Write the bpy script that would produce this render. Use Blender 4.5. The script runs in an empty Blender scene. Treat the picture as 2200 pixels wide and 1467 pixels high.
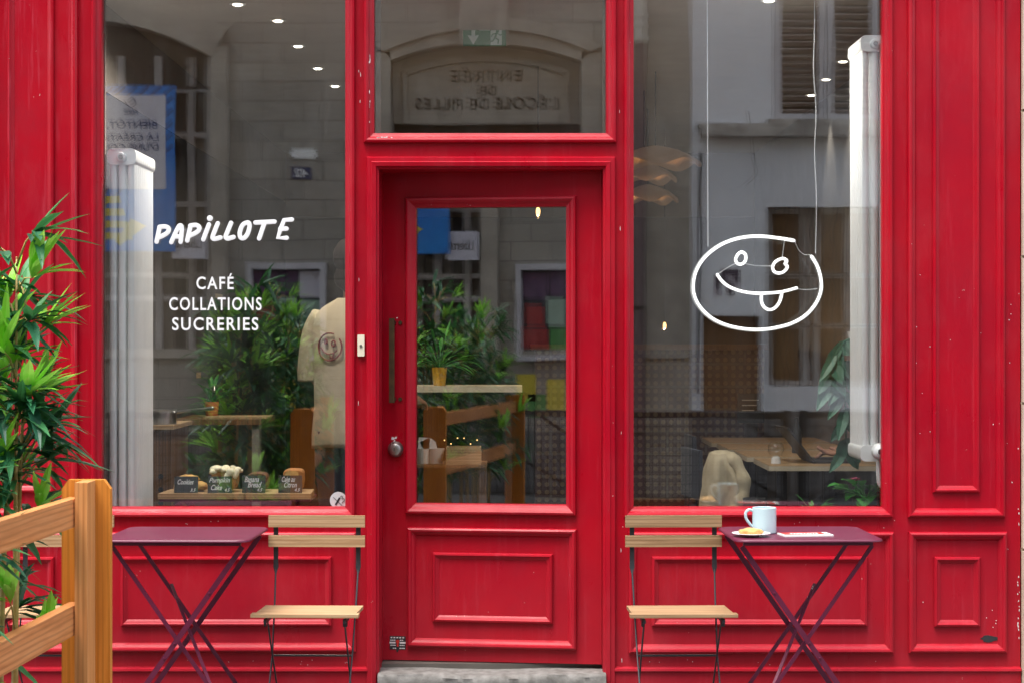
import bpy, bmesh, math, random
from math import sin, cos, pi, radians as R
from mathutils import Vector, Matrix, noise as mnoise

# ------------------------------------------------------------------ camera, world, sun, exposure
SC = bpy.context.scene
COL = SC.collection
D, F, EYE = 8.0, 4040.0, 1.5          # camera distance to the shopfront, focal length in photo pixels, eye height
cd = bpy.data.cameras.new('camera'); cam = bpy.data.objects.new('camera', cd); COL.objects.link(cam)
cam.location = (0, -D, EYE); cam.rotation_euler = (R(90), 0, 0)
cd.sensor_width = 36; cd.lens = 36 * F / 2200; cd.clip_end = 500; cd.clip_start = 0.05
cd.dof.use_dof = True; cd.dof.focus_distance = 8.0; cd.dof.aperture_fstop = 11.0
SC.camera = cam
SUN_EL, SUN_AZ = R(70), R(222)
w = bpy.data.worlds.new('World'); SC.world = w; w.use_nodes = True
nt = w.node_tree; bg = nt.nodes['Background']
sky = nt.nodes.new('ShaderNodeTexSky'); sky.sky_type = 'NISHITA'; sky.sun_disc = False
sky.sun_elevation = SUN_EL; sky.sun_rotation = SUN_AZ; sky.air_density = 1.0; sky.dust_density = 3.0
hs = nt.nodes.new('ShaderNodeHueSaturation'); hs.inputs['Saturation'].default_value = 0.45
nt.links.new(sky.outputs[0], hs.inputs['Color']); nt.links.new(hs.outputs[0], bg.inputs[0])
bg.inputs[1].default_value = 0.15
sd = bpy.data.lights.new('sun', 'SUN'); sun = bpy.data.objects.new('sun', sd); COL.objects.link(sun)
sd.energy = 1.0; sd.angle = R(32); sd.color = (1, .965, .91)
sdir = Vector((sin(SUN_AZ) * cos(SUN_EL), cos(SUN_AZ) * cos(SUN_EL), sin(SUN_EL)))
sun.rotation_euler = sdir.to_track_quat('Z', 'Y').to_euler()
vs = SC.view_settings; vs.view_transform = 'Standard'; vs.look = 'None'; vs.gamma = 1; vs.exposure = 1.82
SC.render.engine = 'CYCLES'
cy = SC.cycles; cy.use_denoising = True; cy.max_bounces = 10; cy.transparent_max_bounces = 40
cy.diffuse_bounces = 4; cy.glossy_bounces = 5; cy.caustics_reflective = False; cy.caustics_refractive = False
cy.sample_clamp_indirect = 6.0

rnd = random.Random(7)

def fx(px, Y=0.0): return (px - 1100) * (D + Y) / F
def fz(py, Y=0.0): return EYE - (py - 733.5) * (D + Y) / F
OY = -10.0                                            # plane of the school front across the street
def ox(px): return (px - 1100) * (D + 10) / F         # where the opposite front mirrors
def oz(py): return EYE - (py - 733.5) * (D + 10) / F

# ------------------------------------------------------------------ materials
def new_mat(name):
    m = bpy.data.materials.new(name); m.use_nodes = True
    t = m.node_tree; return m, t, t.nodes['Principled BSDF']

def N(t, typ, **kw):
    n = t.nodes.new(typ)
    for k, v in kw.items():
        if hasattr(n, k): setattr(n, k, v)
        else: n.inputs[k.replace('_', ' ')].default_value = v
    return n

def mix_rgb(t, fac, a, b):
    n = t.nodes.new('ShaderNodeMix'); n.data_type = 'RGBA'
    for s, v in ((0, fac), (6, a), (7, b)):
        if isinstance(v, bpy.types.NodeSocket): t.links.new(v, n.inputs[s])
        elif s == 0: n.inputs[0].default_value = v
        else: n.inputs[s].default_value = (*v, 1)
    return n.outputs[2]

def ramp(t, src, stops):
    n = t.nodes.new('ShaderNodeValToRGB'); e = n.color_ramp.elements
    e[0].position, e[0].color = stops[0][0], (*stops[0][1], 1)
    e[1].position, e[1].color = stops[-1][0], (*stops[-1][1], 1)
    for p, c in stops[1:-1]:
        x = e.new(p); x.color = (*c, 1)
    t.links.new(src, n.inputs[0]); return n.outputs[0]

def G(v): return (v, v, v)

def coords(t, scale=(1, 1, 1)):
    tc = t.nodes.new('ShaderNodeTexCoord'); mp = t.nodes.new('ShaderNodeMapping')
    mp.inputs['Scale'].default_value = scale
    t.links.new(tc.outputs['Object'], mp.inputs['Vector']); return mp.outputs[0]

def noise(t, vec, scale, detail=5, rough=.55):
    n = N(t, 'ShaderNodeTexNoise', Scale=scale, Detail=detail, Roughness=rough)
    t.links.new(vec, n.inputs['Vector']); return n.outputs[0]

def bump(t, b, h, strength, dist=.01):
    n = N(t, 'ShaderNodeBump', Strength=strength, Distance=dist)
    t.links.new(h, n.inputs['Height']); t.links.new(n.outputs[0], b.inputs['Normal'])

def mat(name, c1, c2=None, rough=.5, metal=0, scale=6, stretch=(1, 1, 1), bmp=0, spec=.5, lo=.35, hi=.65, trans=0, detail=5):
    m, t, b = new_mat(name)
    c2 = c2 or tuple(x * .8 for x in c1)
    v = coords(t, stretch); n = noise(t, v, scale, detail)
    t.links.new(ramp(t, n, [(lo, c1), (hi, c2)]), b.inputs['Base Color'])
    b.inputs['Roughness'].default_value = rough; b.inputs['Metallic'].default_value = metal
    b.inputs['Specular IOR Level'].default_value = spec
    if bmp: bump(t, b, n, bmp)
    return m

def wood_mat(name, a, b_, c, axis=0, scale=1.0, rough=.5):
    m, t, b = new_mat(name)
    st = [60, 60, 60]; st[axis] = 2.6
    v = coords(t, tuple(s * scale for s in st))
    n1 = noise(t, v, 1.0, 6, .62)
    st2 = [9, 9, 9]; st2[axis] = .9
    v2 = coords(t, tuple(s * scale for s in st2)); n2 = noise(t, v2, 1.0, 3)
    # growth rings: bands bent by a slow noise
    wv = N(t, 'ShaderNodeTexWave', Scale=1.0, Distortion=5.0, Detail=3.0); wv.bands_direction = 'Z' if axis != 2 else 'X'
    st3 = [22, 22, 22]; st3[axis] = 1.1
    t.links.new(coords(t, tuple(s * scale for s in st3)), wv.inputs['Vector'])
    col = ramp(t, n1, [(.32, a), (.5, b_), (.7, c)])
    col = mix_rgb(t, ramp(t, wv.outputs['Fac'], [(.55, G(0)), (.92, G(.6))]), col, tuple(x * .85 for x in c))
    col = mix_rgb(t, ramp(t, n2, [(.45, G(0)), (.72, G(.5))]), col, tuple(x * .75 for x in a))
    # knots and grey weathering
    kn = noise(t, coords(t, tuple((5 if k != axis else 2.2) for k in range(3))), 1.0, 1)
    col = mix_rgb(t, ramp(t, kn, [(.72, G(0)), (.80, G(.6))]), col, tuple(x * .45 for x in c))
    t.links.new(col, b.inputs['Base Color']); t.links.new(ramp(t, n2, [(.3, G(rough - .08)), (.7, G(rough + .15))]), b.inputs['Roughness'])
    b.inputs['Specular IOR Level'].default_value = .3
    bump(t, b, n1, .3, .003); return m

def emit_mat(name, col, strength):
    m, t, b = new_mat(name)
    b.inputs['Base Color'].default_value = (*col, 1)
    b.inputs['Emission Color'].default_value = (*col, 1); b.inputs['Emission Strength'].default_value = strength
    return m

def red_paint(name, streak=.35, seed=0.0):
    m, t, b = new_mat(name)
    v = coords(t); big = noise(t, v, 2.3, 4); fine = noise(t, coords(t, (38, 38, 2.2)), 1.0, 5, .65)
    base = ramp(t, big, [(.3, (.42, .0018, .012)), (.7, (.33, .0020, .014))])
    # brush streaks: thin, slightly chalky
    base = mix_rgb(t, ramp(t, fine, [(.55, G(0)), (.8, G(streak))]), base, (.50, .050, .075))
    mid = noise(t, coords(t, (5, 5, 3)), 1.0, 6, .7)
    base = mix_rgb(t, ramp(t, mid, [(.50, G(0)), (.75, G(.42))]), base, (.27, .006, .018))
    fade = noise(t, coords(t, (1.6, 1.6, .8)), 1.7, 7, .72)
    base = mix_rgb(t, ramp(t, fade, [(.50, G(0)), (.72, G(.28))]), base, (.47, .050, .062))
    # dust that has settled on the low boards
    tc = t.nodes.new('ShaderNodeTexCoord'); sx = t.nodes.new('ShaderNodeSeparateXYZ'); t.links.new(tc.outputs['Object'], sx.inputs[0])
    mr = N(t, 'ShaderNodeMapRange'); t.links.new(sx.outputs[2], mr.inputs[0])
    mr.inputs[1].default_value = 0.02; mr.inputs[2].default_value = .75; mr.inputs[3].default_value = .22; mr.inputs[4].default_value = .0
    mu = N(t, 'ShaderNodeMath', operation='MULTIPLY'); t.links.new(mr.outputs[0], mu.inputs[0])
    t.links.new(ramp(t, noise(t, v, 7, 6, .7), [(.25, G(.45)), (.7, G(1))]), mu.inputs[1])
    base = mix_rgb(t, mu.outputs[0], base, (.42, .07, .085))
    # small chips down to the undercoat
    chip = noise(t, v, 62, 3, .5); zone = noise(t, v, 3.1, 2)
    mm = N(t, 'ShaderNodeMath', operation='MULTIPLY')
    t.links.new(ramp(t, chip, [(.745, G(0)), (.765, G(1))]), mm.inputs[0]); t.links.new(ramp(t, zone, [(.48, G(0)), (.56, G(1))]), mm.inputs[1])
    base = mix_rgb(t, mm.outputs[0], base, (.62, .40, .36))
    t.links.new(base, b.inputs['Base Color'])
    t.links.new(ramp(t, mid, [(.3, G(.24)), (.7, G(.46))]), b.inputs['Roughness'])
    b.inputs['Specular IOR Level'].default_value = .24
    bump(t, b, fine, .03, .002)
    return m

def glass_mat(name, r0, tint=(.97, .985, .98)):
    m = bpy.data.materials.new(name); m.use_nodes = True; t = m.node_tree; t.nodes.clear()
    out = t.nodes.new('ShaderNodeOutputMaterial'); mx = t.nodes.new('ShaderNodeMixShader')
    tr = N(t, 'ShaderNodeBsdfTransparent'); tr.inputs[0].default_value = (*tint, 1)
    gl = N(t, 'ShaderNodeBsdfGlossy', Roughness=0.0); gl.inputs[0].default_value = (1, 1, 1, 1)
    lw = N(t, 'ShaderNodeLayerWeight', Blend=.5)
    p = N(t, 'ShaderNodeMath', operation='POWER'); p.inputs[1].default_value = 5; t.links.new(lw.outputs['Facing'], p.inputs[0])
    ma = N(t, 'ShaderNodeMath', operation='MULTIPLY_ADD'); ma.inputs[1].default_value = 1 - r0; ma.inputs[2].default_value = r0
    t.links.new(p.outputs[0], ma.inputs[0]); t.links.new(ma.outputs[0], mx.inputs[0])
    t.links.new(tr.outputs[0], mx.inputs[1]); t.links.new(gl.outputs[0], mx.inputs[2])
    # thin film of street dust, thicker in wiped streaks
    df = N(t, 'ShaderNodeBsdfDiffuse'); df.inputs[0].default_value = (.75, .76, .78, 1); m2 = t.nodes.new('ShaderNodeMixShader')
    t.links.new(ramp(t, noise(t, coords(t, (3.0, 1, .7)), 1.6, 6, .7), [(.50, G(.0)), (.82, G(.012))]), m2.inputs[0])
    t.links.new(mx.outputs[0], m2.inputs[1]); t.links.new(df.outputs[0], m2.inputs[2]); t.links.new(m2.outputs[0], out.inputs[0])
    # very slight waviness of old glass
    tc = t.nodes.new('ShaderNodeTexCoord'); n = N(t, 'ShaderNodeTexNoise', Scale=1.6, Detail=1.0); t.links.new(tc.outputs['Object'], n.inputs['Vector'])
    bp = N(t, 'ShaderNodeBump', Strength=.05, Distance=.012); t.links.new(n.outputs[0], bp.inputs['Height']); t.links.new(bp.outputs[0], gl.inputs['Normal'])
    return m

def brick_mat(name, c1, c2, cm, bw, rh, mortar, planes='XZ', rough=.85, bmp=.4, offset=.5):
    m, t, b = new_mat(name)
    tc = t.nodes.new('ShaderNodeTexCoord'); sx = t.nodes.new('ShaderNodeSeparateXYZ'); cb = t.nodes.new('ShaderNodeCombineXYZ')
    t.links.new(tc.outputs['Object'], sx.inputs[0]); t.links.new(sx.outputs[0], cb.inputs[0]); t.links.new(sx.outputs[2], cb.inputs[1])
    br = N(t, 'ShaderNodeTexBrick', Scale=1.0); br.offset = offset
    br.inputs['Color1'].default_value = (*c1, 1); br.inputs['Color2'].default_value = (*c2, 1); br.inputs['Mortar'].default_value = (*cm, 1)
    br.inputs['Mortar Size'].default_value = mortar; br.inputs['Brick Width'].default_value = bw; br.inputs['Row Height'].default_value = rh
    t.links.new(cb.outputs[0], br.inputs['Vector'])
    n = noise(t, tc.outputs['Object'], 2.5, 6, .65)
    col = mix_rgb(t, ramp(t, n, [(.35, G(0)), (.75, G(.45))]), br.outputs[0], tuple(x * .55 for x in c1))
    t.links.new(col, b.inputs['Base Color']); b.inputs['Roughness'].default_value = rough
    if bmp: bump(t, b, n, bmp, .01)
    return m, t, b, cb, col

MAT = {}
MAT['red'] = red_paint('red_paint', .34)
MAT['red_old'] = red_paint('red_paint_weathered', .95)
MAT['glass'] = glass_mat('shop_glass', .074, (.99, .995, .99))
MAT['clear'] = glass_mat('clear_acrylic', .03)
MAT['white_paint'] = mat('white_enamel', (.88, .90, .90), (.84, .86, .86), .32)
MAT['white_vinyl'] = mat('white_vinyl', (.86, .86, .86), (.82, .82, .82), .5)
MAT['stone'] = brick_mat('ashlar_stone', (.41, .38, .33), (.33, .31, .275), (.15, .137, .12), .40, .19, .005)[0]
MAT['stone_plain'] = mat('dressed_stone', (.47, .43, .37), (.34, .31, .265), .85, scale=4, bmp=.3)
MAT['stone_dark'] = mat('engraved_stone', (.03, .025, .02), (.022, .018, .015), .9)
MAT['stone_pale'] = mat('cream_limestone', (.62, .53, .40), (.50, .42, .31), .9, scale=9, bmp=.4)
MAT['base_dark'] = mat('dark_base_stone', (.19, .185, .185), (.13, .127, .13), .8, scale=6)
MAT['plaster'] = mat('grey_plaster', (.84, .87, .92), (.76, .785, .83), .9, scale=2.2, bmp=.15)
MAT['plaster_sill'] = mat('grey_stone_sill', (.58, .56, .52), (.26, .24, .22), .9, scale=5, bmp=.2)
MAT['shutter'] = mat('weathered_shutter', (.42, .36, .33), (.24, .20, .185), .8, scale=7, stretch=(1, 1, 5))
MAT['shutter_frame'] = mat('grey_shutter_frame', (.64, .64, .68), (.52, .52, .55), .7)
MAT['brown_panel'] = mat('brown_blind', (.28, .15, .06), (.20, .10, .04), .7, stretch=(9, 1, 1))
MAT['pale_frame'] = mat('pale_window_frame', (.55, .53, .52), (.44, .42, .41), .6)
MAT['iron'] = mat('brown_iron', (.045, .03, .025), (.03, .02, .018), .6)
MAT['black_metal'] = mat('black_steel', (.018, .018, .022), (.03, .03, .034), .38)
MAT['railing'] = mat('street_rail_paint', (.016, .016, .018), (.028, .026, .026), .5)
MAT['steel'] = mat('brushed_steel', (.55, .55, .54), (.45, .45, .44), .3, metal=1)
MAT['bronze'] = mat('old_bronze', (.16, .115, .06), (.10, .075, .045), .42, metal=.8, scale=20)
MAT['nickel'] = mat('dull_nickel', (.42, .40, .37), (.30, .28, .26), .38, metal=.9, scale=30)
MAT['cream'] = mat('cream_plastic', (.78, .72, .55), (.72, .66, .50), .4)
MAT['plum'] = mat('plum_lacquer', (.115, .009, .037), (.095, .008, .031), .42, spec=.5)
MAT['acacia'] = wood_mat('acacia_slat', (.52, .35, .20), (.44, .28, .15), (.30, .17, .08), 0)
MAT['acacia_dark'] = wood_mat('acacia_slat_dark', (.44, .29, .165), (.34, .21, .11), (.20, .115, .055), 0)
MAT['larch'] = wood_mat('larch_post', (.84, .34, .060), (.74, .275, .040), (.60, .20, .025), 2, .9)
MAT['larch_pale'] = wood_mat('larch_rail', (.84, .38, .15), (.74, .30, .10), (.54, .19, .055), 1, .9)
MAT['larch_edge'] = wood_mat('larch_upright', (.84, .42, .16), (.72, .31, .10), (.52, .19, .055), 2, .9)
MAT['board'] = wood_mat('serving_board', (.50, .34, .18), (.42, .27, .14), (.30, .18, .085), 0)
MAT['table_wood'] = wood_mat('birch_ply', (.52, .36, .20), (.45, .30, .16), (.36, .23, .12), 0, .6)
MAT['table_edge'] = mat('pale_ply_edge', (.60, .52, .38), (.52, .44, .32), .6)
MAT['shelf_wood'] = wood_mat('brown_shelf', (.22, .11, .045), (.16, .08, .03), (.10, .05, .02), 2)
MAT['culm'] = mat('bamboo_culm', (.50, .36, .12), (.38, .26, .08), .45, stretch=(1, 1, 8))
MAT['soil'] = mat('potting_soil', (.03, .02, .012), (.05, .035, .02), .95, scale=40, bmp=.6)
MAT['pot_dark'] = mat('charcoal_pot', (.035, .037, .04), (.05, .052, .055), .6)
MAT['pot_yellow'] = mat('yellow_pot', (.70, .38, .02), (.62, .32, .02), .45)
MAT['terracotta'] = mat('orange_pot', (.55, .17, .05), (.45, .13, .04), .7)
MAT['slate'] = mat('slate_card', (.030, .036, .040), (.045, .052, .056), .75)
MAT['chalk'] = mat('chalk', (.80, .82, .80), (.65, .67, .66), .95)
MAT['crust'] = mat('baked_crust', (.46, .20, .055), (.26, .10, .028), .75, scale=26, bmp=.5)
MAT['crumb'] = mat('yellow_crumb', (.66, .44, .16), (.52, .31, .10), .85, scale=60, bmp=.5)
MAT['crust_dark'] = mat('dark_crust', (.17, .062, .022), (.10, .036, .014), .75, scale=26, bmp=.5)
MAT['cookie'] = mat('golden_cookie', (.66, .40, .12), (.45, .23, .06), .8, scale=45, bmp=.6)
MAT['biscuit'] = mat('iced_biscuit', (.72, .42, .15), (.58, .28, .08), .75, scale=55, bmp=.6)
MAT['frosting'] = mat('cream_frosting', (.86, .80, .58), (.80, .72, .48), .55, scale=30, bmp=.3)
MAT['mug'] = mat('pale_blue_glaze', (.46, .61, .66), (.43, .58, .63), .18)
MAT['porcelain'] = mat('white_porcelain', (.83, .83, .81), (.80, .80, .78), .2)
MAT['card_red'] = mat('red_card', (.66, .035, .025), (.60, .03, .022), .5)
MAT['paper'] = mat('white_paper', (.82, .81, .79), (.76, .75, .73), .8)
MAT['sticker'] = mat('frosted_sticker', (.52, .54, .54), (.48, .50, .50), .6)
MAT['ink'] = mat('black_ink', (.02, .02, .022), (.025, .025, .027), .6)
MAT['threshold'] = mat('worn_stone_step', (.22, .21, .195), (.12, .112, .10), .9, scale=22, bmp=.6, detail=8)
MAT['road'] = mat('asphalt', (.055, .055, .057), (.04, .04, .042), .9, scale=30, bmp=.3)
MAT['pavement'] = mat('pavement_asphalt', (.13, .128, .125), (.09, .09, .088), .9, scale=14, bmp=.3)
MAT['kerb'] = mat('granite_kerb', (.30, .29, .28), (.20, .19, .185), .85, scale=20, bmp=.3)
MAT['ground'] = mat('bare_ground', (.09, .085, .08), (.07, .066, .06), .95)
MAT['ceiling'] = mat('room_ceiling', (.40, .355, .30), (.37, .33, .28), .9)
MAT['wall_light'] = mat('room_plaster', (.66, .62, .56), (.60, .56, .51), .9)
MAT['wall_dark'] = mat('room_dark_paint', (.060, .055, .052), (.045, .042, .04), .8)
MAT['wall_mid'] = mat('room_taupe', (.22, .19, .16), (.19, .165, .14), .85)
MAT['floor_in'] = mat('room_floor', (.12, .105, .09), (.09, .08, .07), .5)
MAT['roof'] = mat('zinc_roof', (.30, .31, .33), (.25, .26, .28), .5)
MAT['skin'] = mat('skin', (.48, .25, .16), (.43, .21, .13), .5)
MAT['hair'] = mat('dark_hair', (.010, .007, .006), (.018, .012, .010), .9, spec=.12, stretch=(1, 1, .2), scale=30)
MAT['tee'] = mat('cream_cotton', (.48, .40, .27), (.41, .34, .23), .9, scale=9, bmp=.4)
MAT['khaki'] = mat('khaki_cotton', (.46, .39, .26), (.37, .31, .20), .9, scale=7, bmp=.5)
MAT['trousers'] = mat('dark_denim', (.03, .035, .05), (.022, .026, .04), .85)
MAT['teal_top'] = mat('pale_teal_knit', (.36, .48, .48), (.30, .42, .42), .9)
MAT['print'] = mat('dark_red_print', (.20, .022, .02), (.16, .018, .016), .8)
MAT['blue'] = mat('blue_banner', (.010, .16, .62), (.01, .24, .72), .6, scale=3, stretch=(1, 1, 1))
MAT['blue_dark'] = mat('dark_blue_print', (.010, .03, .15), (.012, .035, .18), .6)
MAT['yellow'] = mat('yellow_print', (.72, .60, .06), (.66, .54, .05), .6)
MAT['lilac_panel'] = mat('pale_panel', (.66, .66, .74), (.60, .60, .69), .6)
MAT['number_blue'] = mat('enamel_blue', (.012, .022, .10), (.012, .022, .11), .3)
MAT['poster_red'] = mat('red_poster', (.42, .05, .05), (.35, .035, .04), .7, scale=12)
MAT['poster_green'] = mat('green_poster', (.10, .34, .09), (.07, .26, .07), .7, scale=12)
MAT['poster_mint'] = mat('mint_poster', (.38, .52, .42), (.33, .47, .38), .7, scale=12)
MAT['poster_purple'] = mat('mauve_poster', (.15, .08, .16), (.10, .05, .12), .7, scale=12)
MAT['mosaic'] = mat('purple_tiles', (.05, .025, .06), (.04, .02, .05), .35)
MAT['mosaic_light'] = mat('pale_tiles', (.42, .38, .44), (.38, .34, .40), .35)
MAT['dark_glass'] = mat('dark_window_glass', (.018, .018, .019), (.03, .03, .032), .08)
MAT['curtain'] = mat('net_curtain', (.26, .235, .21), (.19, .17, .15), .9, stretch=(14, 1, .4))
MAT['pipe_mauve'] = mat('mauve_pipe_paint', (.20, .135, .14), (.16, .11, .115), .6)
MAT['pipe_white'] = mat('white_pipe', (.68, .66, .60), (.60, .58, .52), .6)
MAT['exit_green'] = emit_mat('exit_green', (.006, .10, .035), .05)
MAT['exit_white'] = emit_mat('exit_white', (.34, .40, .37), .05)
MAT['neon'] = emit_mat('white_neon', (1, 1, 1), .55)
MAT['spot'] = emit_mat('spot_light', (1, .90, .76), 3)
MAT['bulb'] = emit_mat('warm_bulb', (1, .55, .18), 1.3)
MAT['lampshade'] = emit_mat('lit_paper_shade', (.40, .24, .14), .03)
MAT['screen'] = mat('laptop_shell', (.035, .035, .038), (.045, .045, .048), .5)
MAT['flower'] = mat('pink_petal', (.62, .10, .22), (.55, .08, .18), .6)
MAT['globe'] = glass_mat('thin_globe_glass', .10)
MAT['wicker'] = mat('wicker', (.40, .28, .14), (.25, .16, .08), .8, scale=60, bmp=.6)

def leaf_mat(name, a, b_, c):
    m, t, b = new_mat(name)
    g = t.nodes.new('ShaderNodeNewGeometry')
    t.links.new(ramp(t, g.outputs['Random Per Island'], [(0, a), (.55, b_), (1, c)]), b.inputs['Base Color'])
    b.inputs['Roughness'].default_value = .45; b.inputs['Specular IOR Level'].default_value = .4
    tr = N(t, 'ShaderNodeBsdfTranslucent'); tr.inputs[0].default_value = (*c, 1)
    mx = t.nodes.new('ShaderNodeMixShader'); mx.inputs[0].default_value = .22
    t.links.new(b.outputs[0], mx.inputs[1]); t.links.new(tr.outputs[0], mx.inputs[2])
    t.links.new(mx.outputs[0], t.nodes['Material Output'].inputs[0]); return m
MAT['leaf'] = leaf_mat('bamboo_leaf', (.015, .080, .050), (.026, .15, .068), (.065, .25, .075))
MAT['leaf_young'] = leaf_mat('young_bamboo_leaf', (.20, .58, .03), (.30, .70, .05), (.42, .78, .14))
MAT['leaf_pot'] = leaf_mat('pot_plant_leaf', (.02, .12, .02), (.035, .19, .03), (.06, .27, .05))
MAT['leaf_striped'] = leaf_mat('striped_leaf', (.05, .16, .10), (.08, .22, .14), (.12, .28, .19))

# perforated bricks: two rows of round holes in each brick
m_, t_, b_, cb_, col_ = brick_mat('perforated_brick', (.085, .036, .03), (.075, .032, .026), (.16, .13, .10), .26, .15, .008, bmp=0, offset=.5)
def perforate(m, t, b, cb, col, cell, hole_col):
    vm = N(t, 'ShaderNodeVectorMath', operation='SCALE'); vm.inputs['Scale'].default_value = 1 / cell; t.links.new(cb.outputs[0], vm.inputs[0])
    fr = N(t, 'ShaderNodeVectorMath', operation='FRACTION'); t.links.new(vm.outputs[0], fr.inputs[0])
    sb = N(t, 'ShaderNodeVectorMath', operation='SUBTRACT'); sb.inputs[1].default_value = (.5, .5, 0); t.links.new(fr.outputs[0], sb.inputs[0])
    ln = N(t, 'ShaderNodeVectorMath', operation='LENGTH'); t.links.new(sb.outputs[0], ln.inputs[0])
    lt = N(t, 'ShaderNodeMath', operation='LESS_THAN'); lt.inputs[1].default_value = .30; t.links.new(ln.outputs['Value'], lt.inputs[0])
    t.links.new(mix_rgb(t, lt.outputs[0], col, hole_col), b.inputs['Base Color'])
perforate(m_, t_, b_, cb_, col_, .052, (.24, .17, .10)); MAT['perf'] = m_

# ------------------------------------------------------------------ mesh helpers
class MB:
    """collects shapes in one bmesh; build() links them as one mesh object"""
    def __init__(s): s.bm = bmesh.new(); s.mats = []; s.cur = 0
    def use(s, m):
        if m not in s.mats: s.mats.append(m)
        s.cur = s.mats.index(m); return s
    def _f(s, vs):
        try: f = s.bm.faces.new(vs)
        except ValueError: return None
        f.material_index = s.cur; return f
    def box(s, x0, x1, y0, y1, z0, z1, M=None):
        P = [Vector((x, y, z)) for z in (min(z0, z1), max(z0, z1)) for y in (min(y0, y1), max(y0, y1)) for x in (min(x0, x1), max(x0, x1))]
        if M: P = [M @ p for p in P]
        v = [s.bm.verts.new(p) for p in P]
        for q in ((0, 2, 3, 1), (4, 5, 7, 6), (0, 1, 5, 4), (2, 6, 7, 3), (0, 4, 6, 2), (1, 3, 7, 5)): s._f([v[i] for i in q])
        return s
    def prism(s, poly, y0, y1, M=None):
        """polygon of (x, z), extruded from y0 (front) to y1"""
        M = M or Matrix()
        a = [s.bm.verts.new(M @ Vector((x, y0, z))) for x, z in poly]; b = [s.bm.verts.new(M @ Vector((x, y1, z))) for x, z in poly]
        s._f(a); s._f(b[::-1]); n = len(poly)
        for i in range(n): s._f([a[i], b[i], b[(i + 1) % n], a[(i + 1) % n]])
        return s
    def strip(s, up, lo, y0, y1):
        """solid between two (x, z) polylines of equal length"""
        for i in range(len(up) - 1): s.prism([lo[i], lo[i + 1], up[i + 1], up[i]], y0, y1)
        return s
    def tube(s, pts, r, n=8, cap='flat', M=None, closed=False):
        pts = [Vector(p) for p in pts]; M = M or Matrix()
        rr = r if isinstance(r, (list, tuple)) else [r] * len(pts)
        m = len(pts); prev = None; rings = []
        for i, p in enumerate(pts):
            a = pts[(i - 1) % m] if (closed or i > 0) else p
            c = pts[(i + 1) % m] if (closed or i < m - 1) else p
            t = (c - a).normalized() if (c - a).length > 1e-9 else Vector((0, 0, 1))
            if prev is None:
                u = Vector((0, 1, 0)) if abs(t.y) < .9 else Vector((1, 0, 0))
                u = (u - t * u.dot(t)).normalized()
            else:
                u = (prev - t * prev.dot(t)).normalized()
            prev = u; v = t.cross(u)
            rings.append((p, t, u, v, rr[i]))
        def ring(p, u, v, rad): return [s.bm.verts.new(M @ (p + u * rad * cos(2 * pi * k / n) + v * rad * sin(2 * pi * k / n))) for k in range(n)]
        R_ = []
        if cap == 'round' and not closed:
            p, t, u, v, r0 = rings[0]
            for a in (80, 50, 25): R_.append(ring(p - t * r0 * sin(R(a)), u, v, r0 * cos(R(a))))
        for p, t, u, v, r0 in rings: R_.append(ring(p, u, v, r0))
        if cap == 'round' and not closed:
            p, t, u, v, r0 = rings[-1]
            for a in (25, 50, 80): R_.append(ring(p + t * r0 * sin(R(a)), u, v, r0 * cos(R(a))))
        for i in range(len(R_) - (0 if closed else 1)):
            A, B = R_[i], R_[(i + 1) % len(R_)]
            for k in range(n): s._f([A[k], A[(k + 1) % n], B[(k + 1) % n], B[k]])
        if not closed: s._f(R_[0][::-1]); s._f(R_[-1])
        return s
    def bar(s, p, q, w, d, M=None, up=(0, 1, 0)):
        """flat bar from p to q: width w across, depth d along up"""
        p, q = Vector(p), Vector(q); t = (q - p).normalized(); u = Vector(up); u = (u - t * u.dot(t)).normalized(); v = t.cross(u)
        M = M or Matrix(); vs = []
        for o in (p, q):
            for a, b in ((-1, -1), (1, -1), (1, 1), (-1, 1)): vs.append(s.bm.verts.new(M @ (o + v * a * w / 2 + u * b * d / 2)))
        for k in range(4): s._f([vs[k], vs[(k + 1) % 4], vs[4 + (k + 1) % 4], vs[4 + k]])
        s._f(vs[3::-1]); s._f(vs[4:]); return s
    def lathe(s, prof, c=(0, 0, 0), n=24, axis='z', M=None):
        M = M or Matrix(); rings = []; c = Vector(c)
        for r, h in prof:
            ring = []
            for k in range(n):
                a = 2 * pi * k / n
                o = {'z': Vector((r * cos(a), r * sin(a), h)), 'y': Vector((r * cos(a), h, r * sin(a))), 'x': Vector((h, r * cos(a), r * sin(a)))}[axis]
                ring.append(s.bm.verts.new(M @ (c + o)))
            rings.append(ring)
        for A, B in zip(rings, rings[1:]):
            for k in range(n): s._f([A[k], A[(k + 1) % n], B[(k + 1) % n], B[k]])
        s._f(rings[0][::-1]); s._f(rings[-1]); return s
    def frame(s, x0, x1, z0, z1, prof, Y=0.0, sides='tblr'):
        """mitred moulding ring; prof = (inset from the outer edge, how far it stands out)"""
        rg = []
        for t, h in prof:
            rg.append([s.bm.verts.new((x, Y - h, z)) for x, z in ((x0 + t, z0 + t), (x1 - t, z0 + t), (x1 - t, z1 - t), (x0 + t, z1 - t))])
        for A, B in zip(rg, rg[1:]):
            for k in range(4): s._f([A[k], A[(k + 1) % 4], B[(k + 1) % 4], B[k]])
        return s
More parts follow.
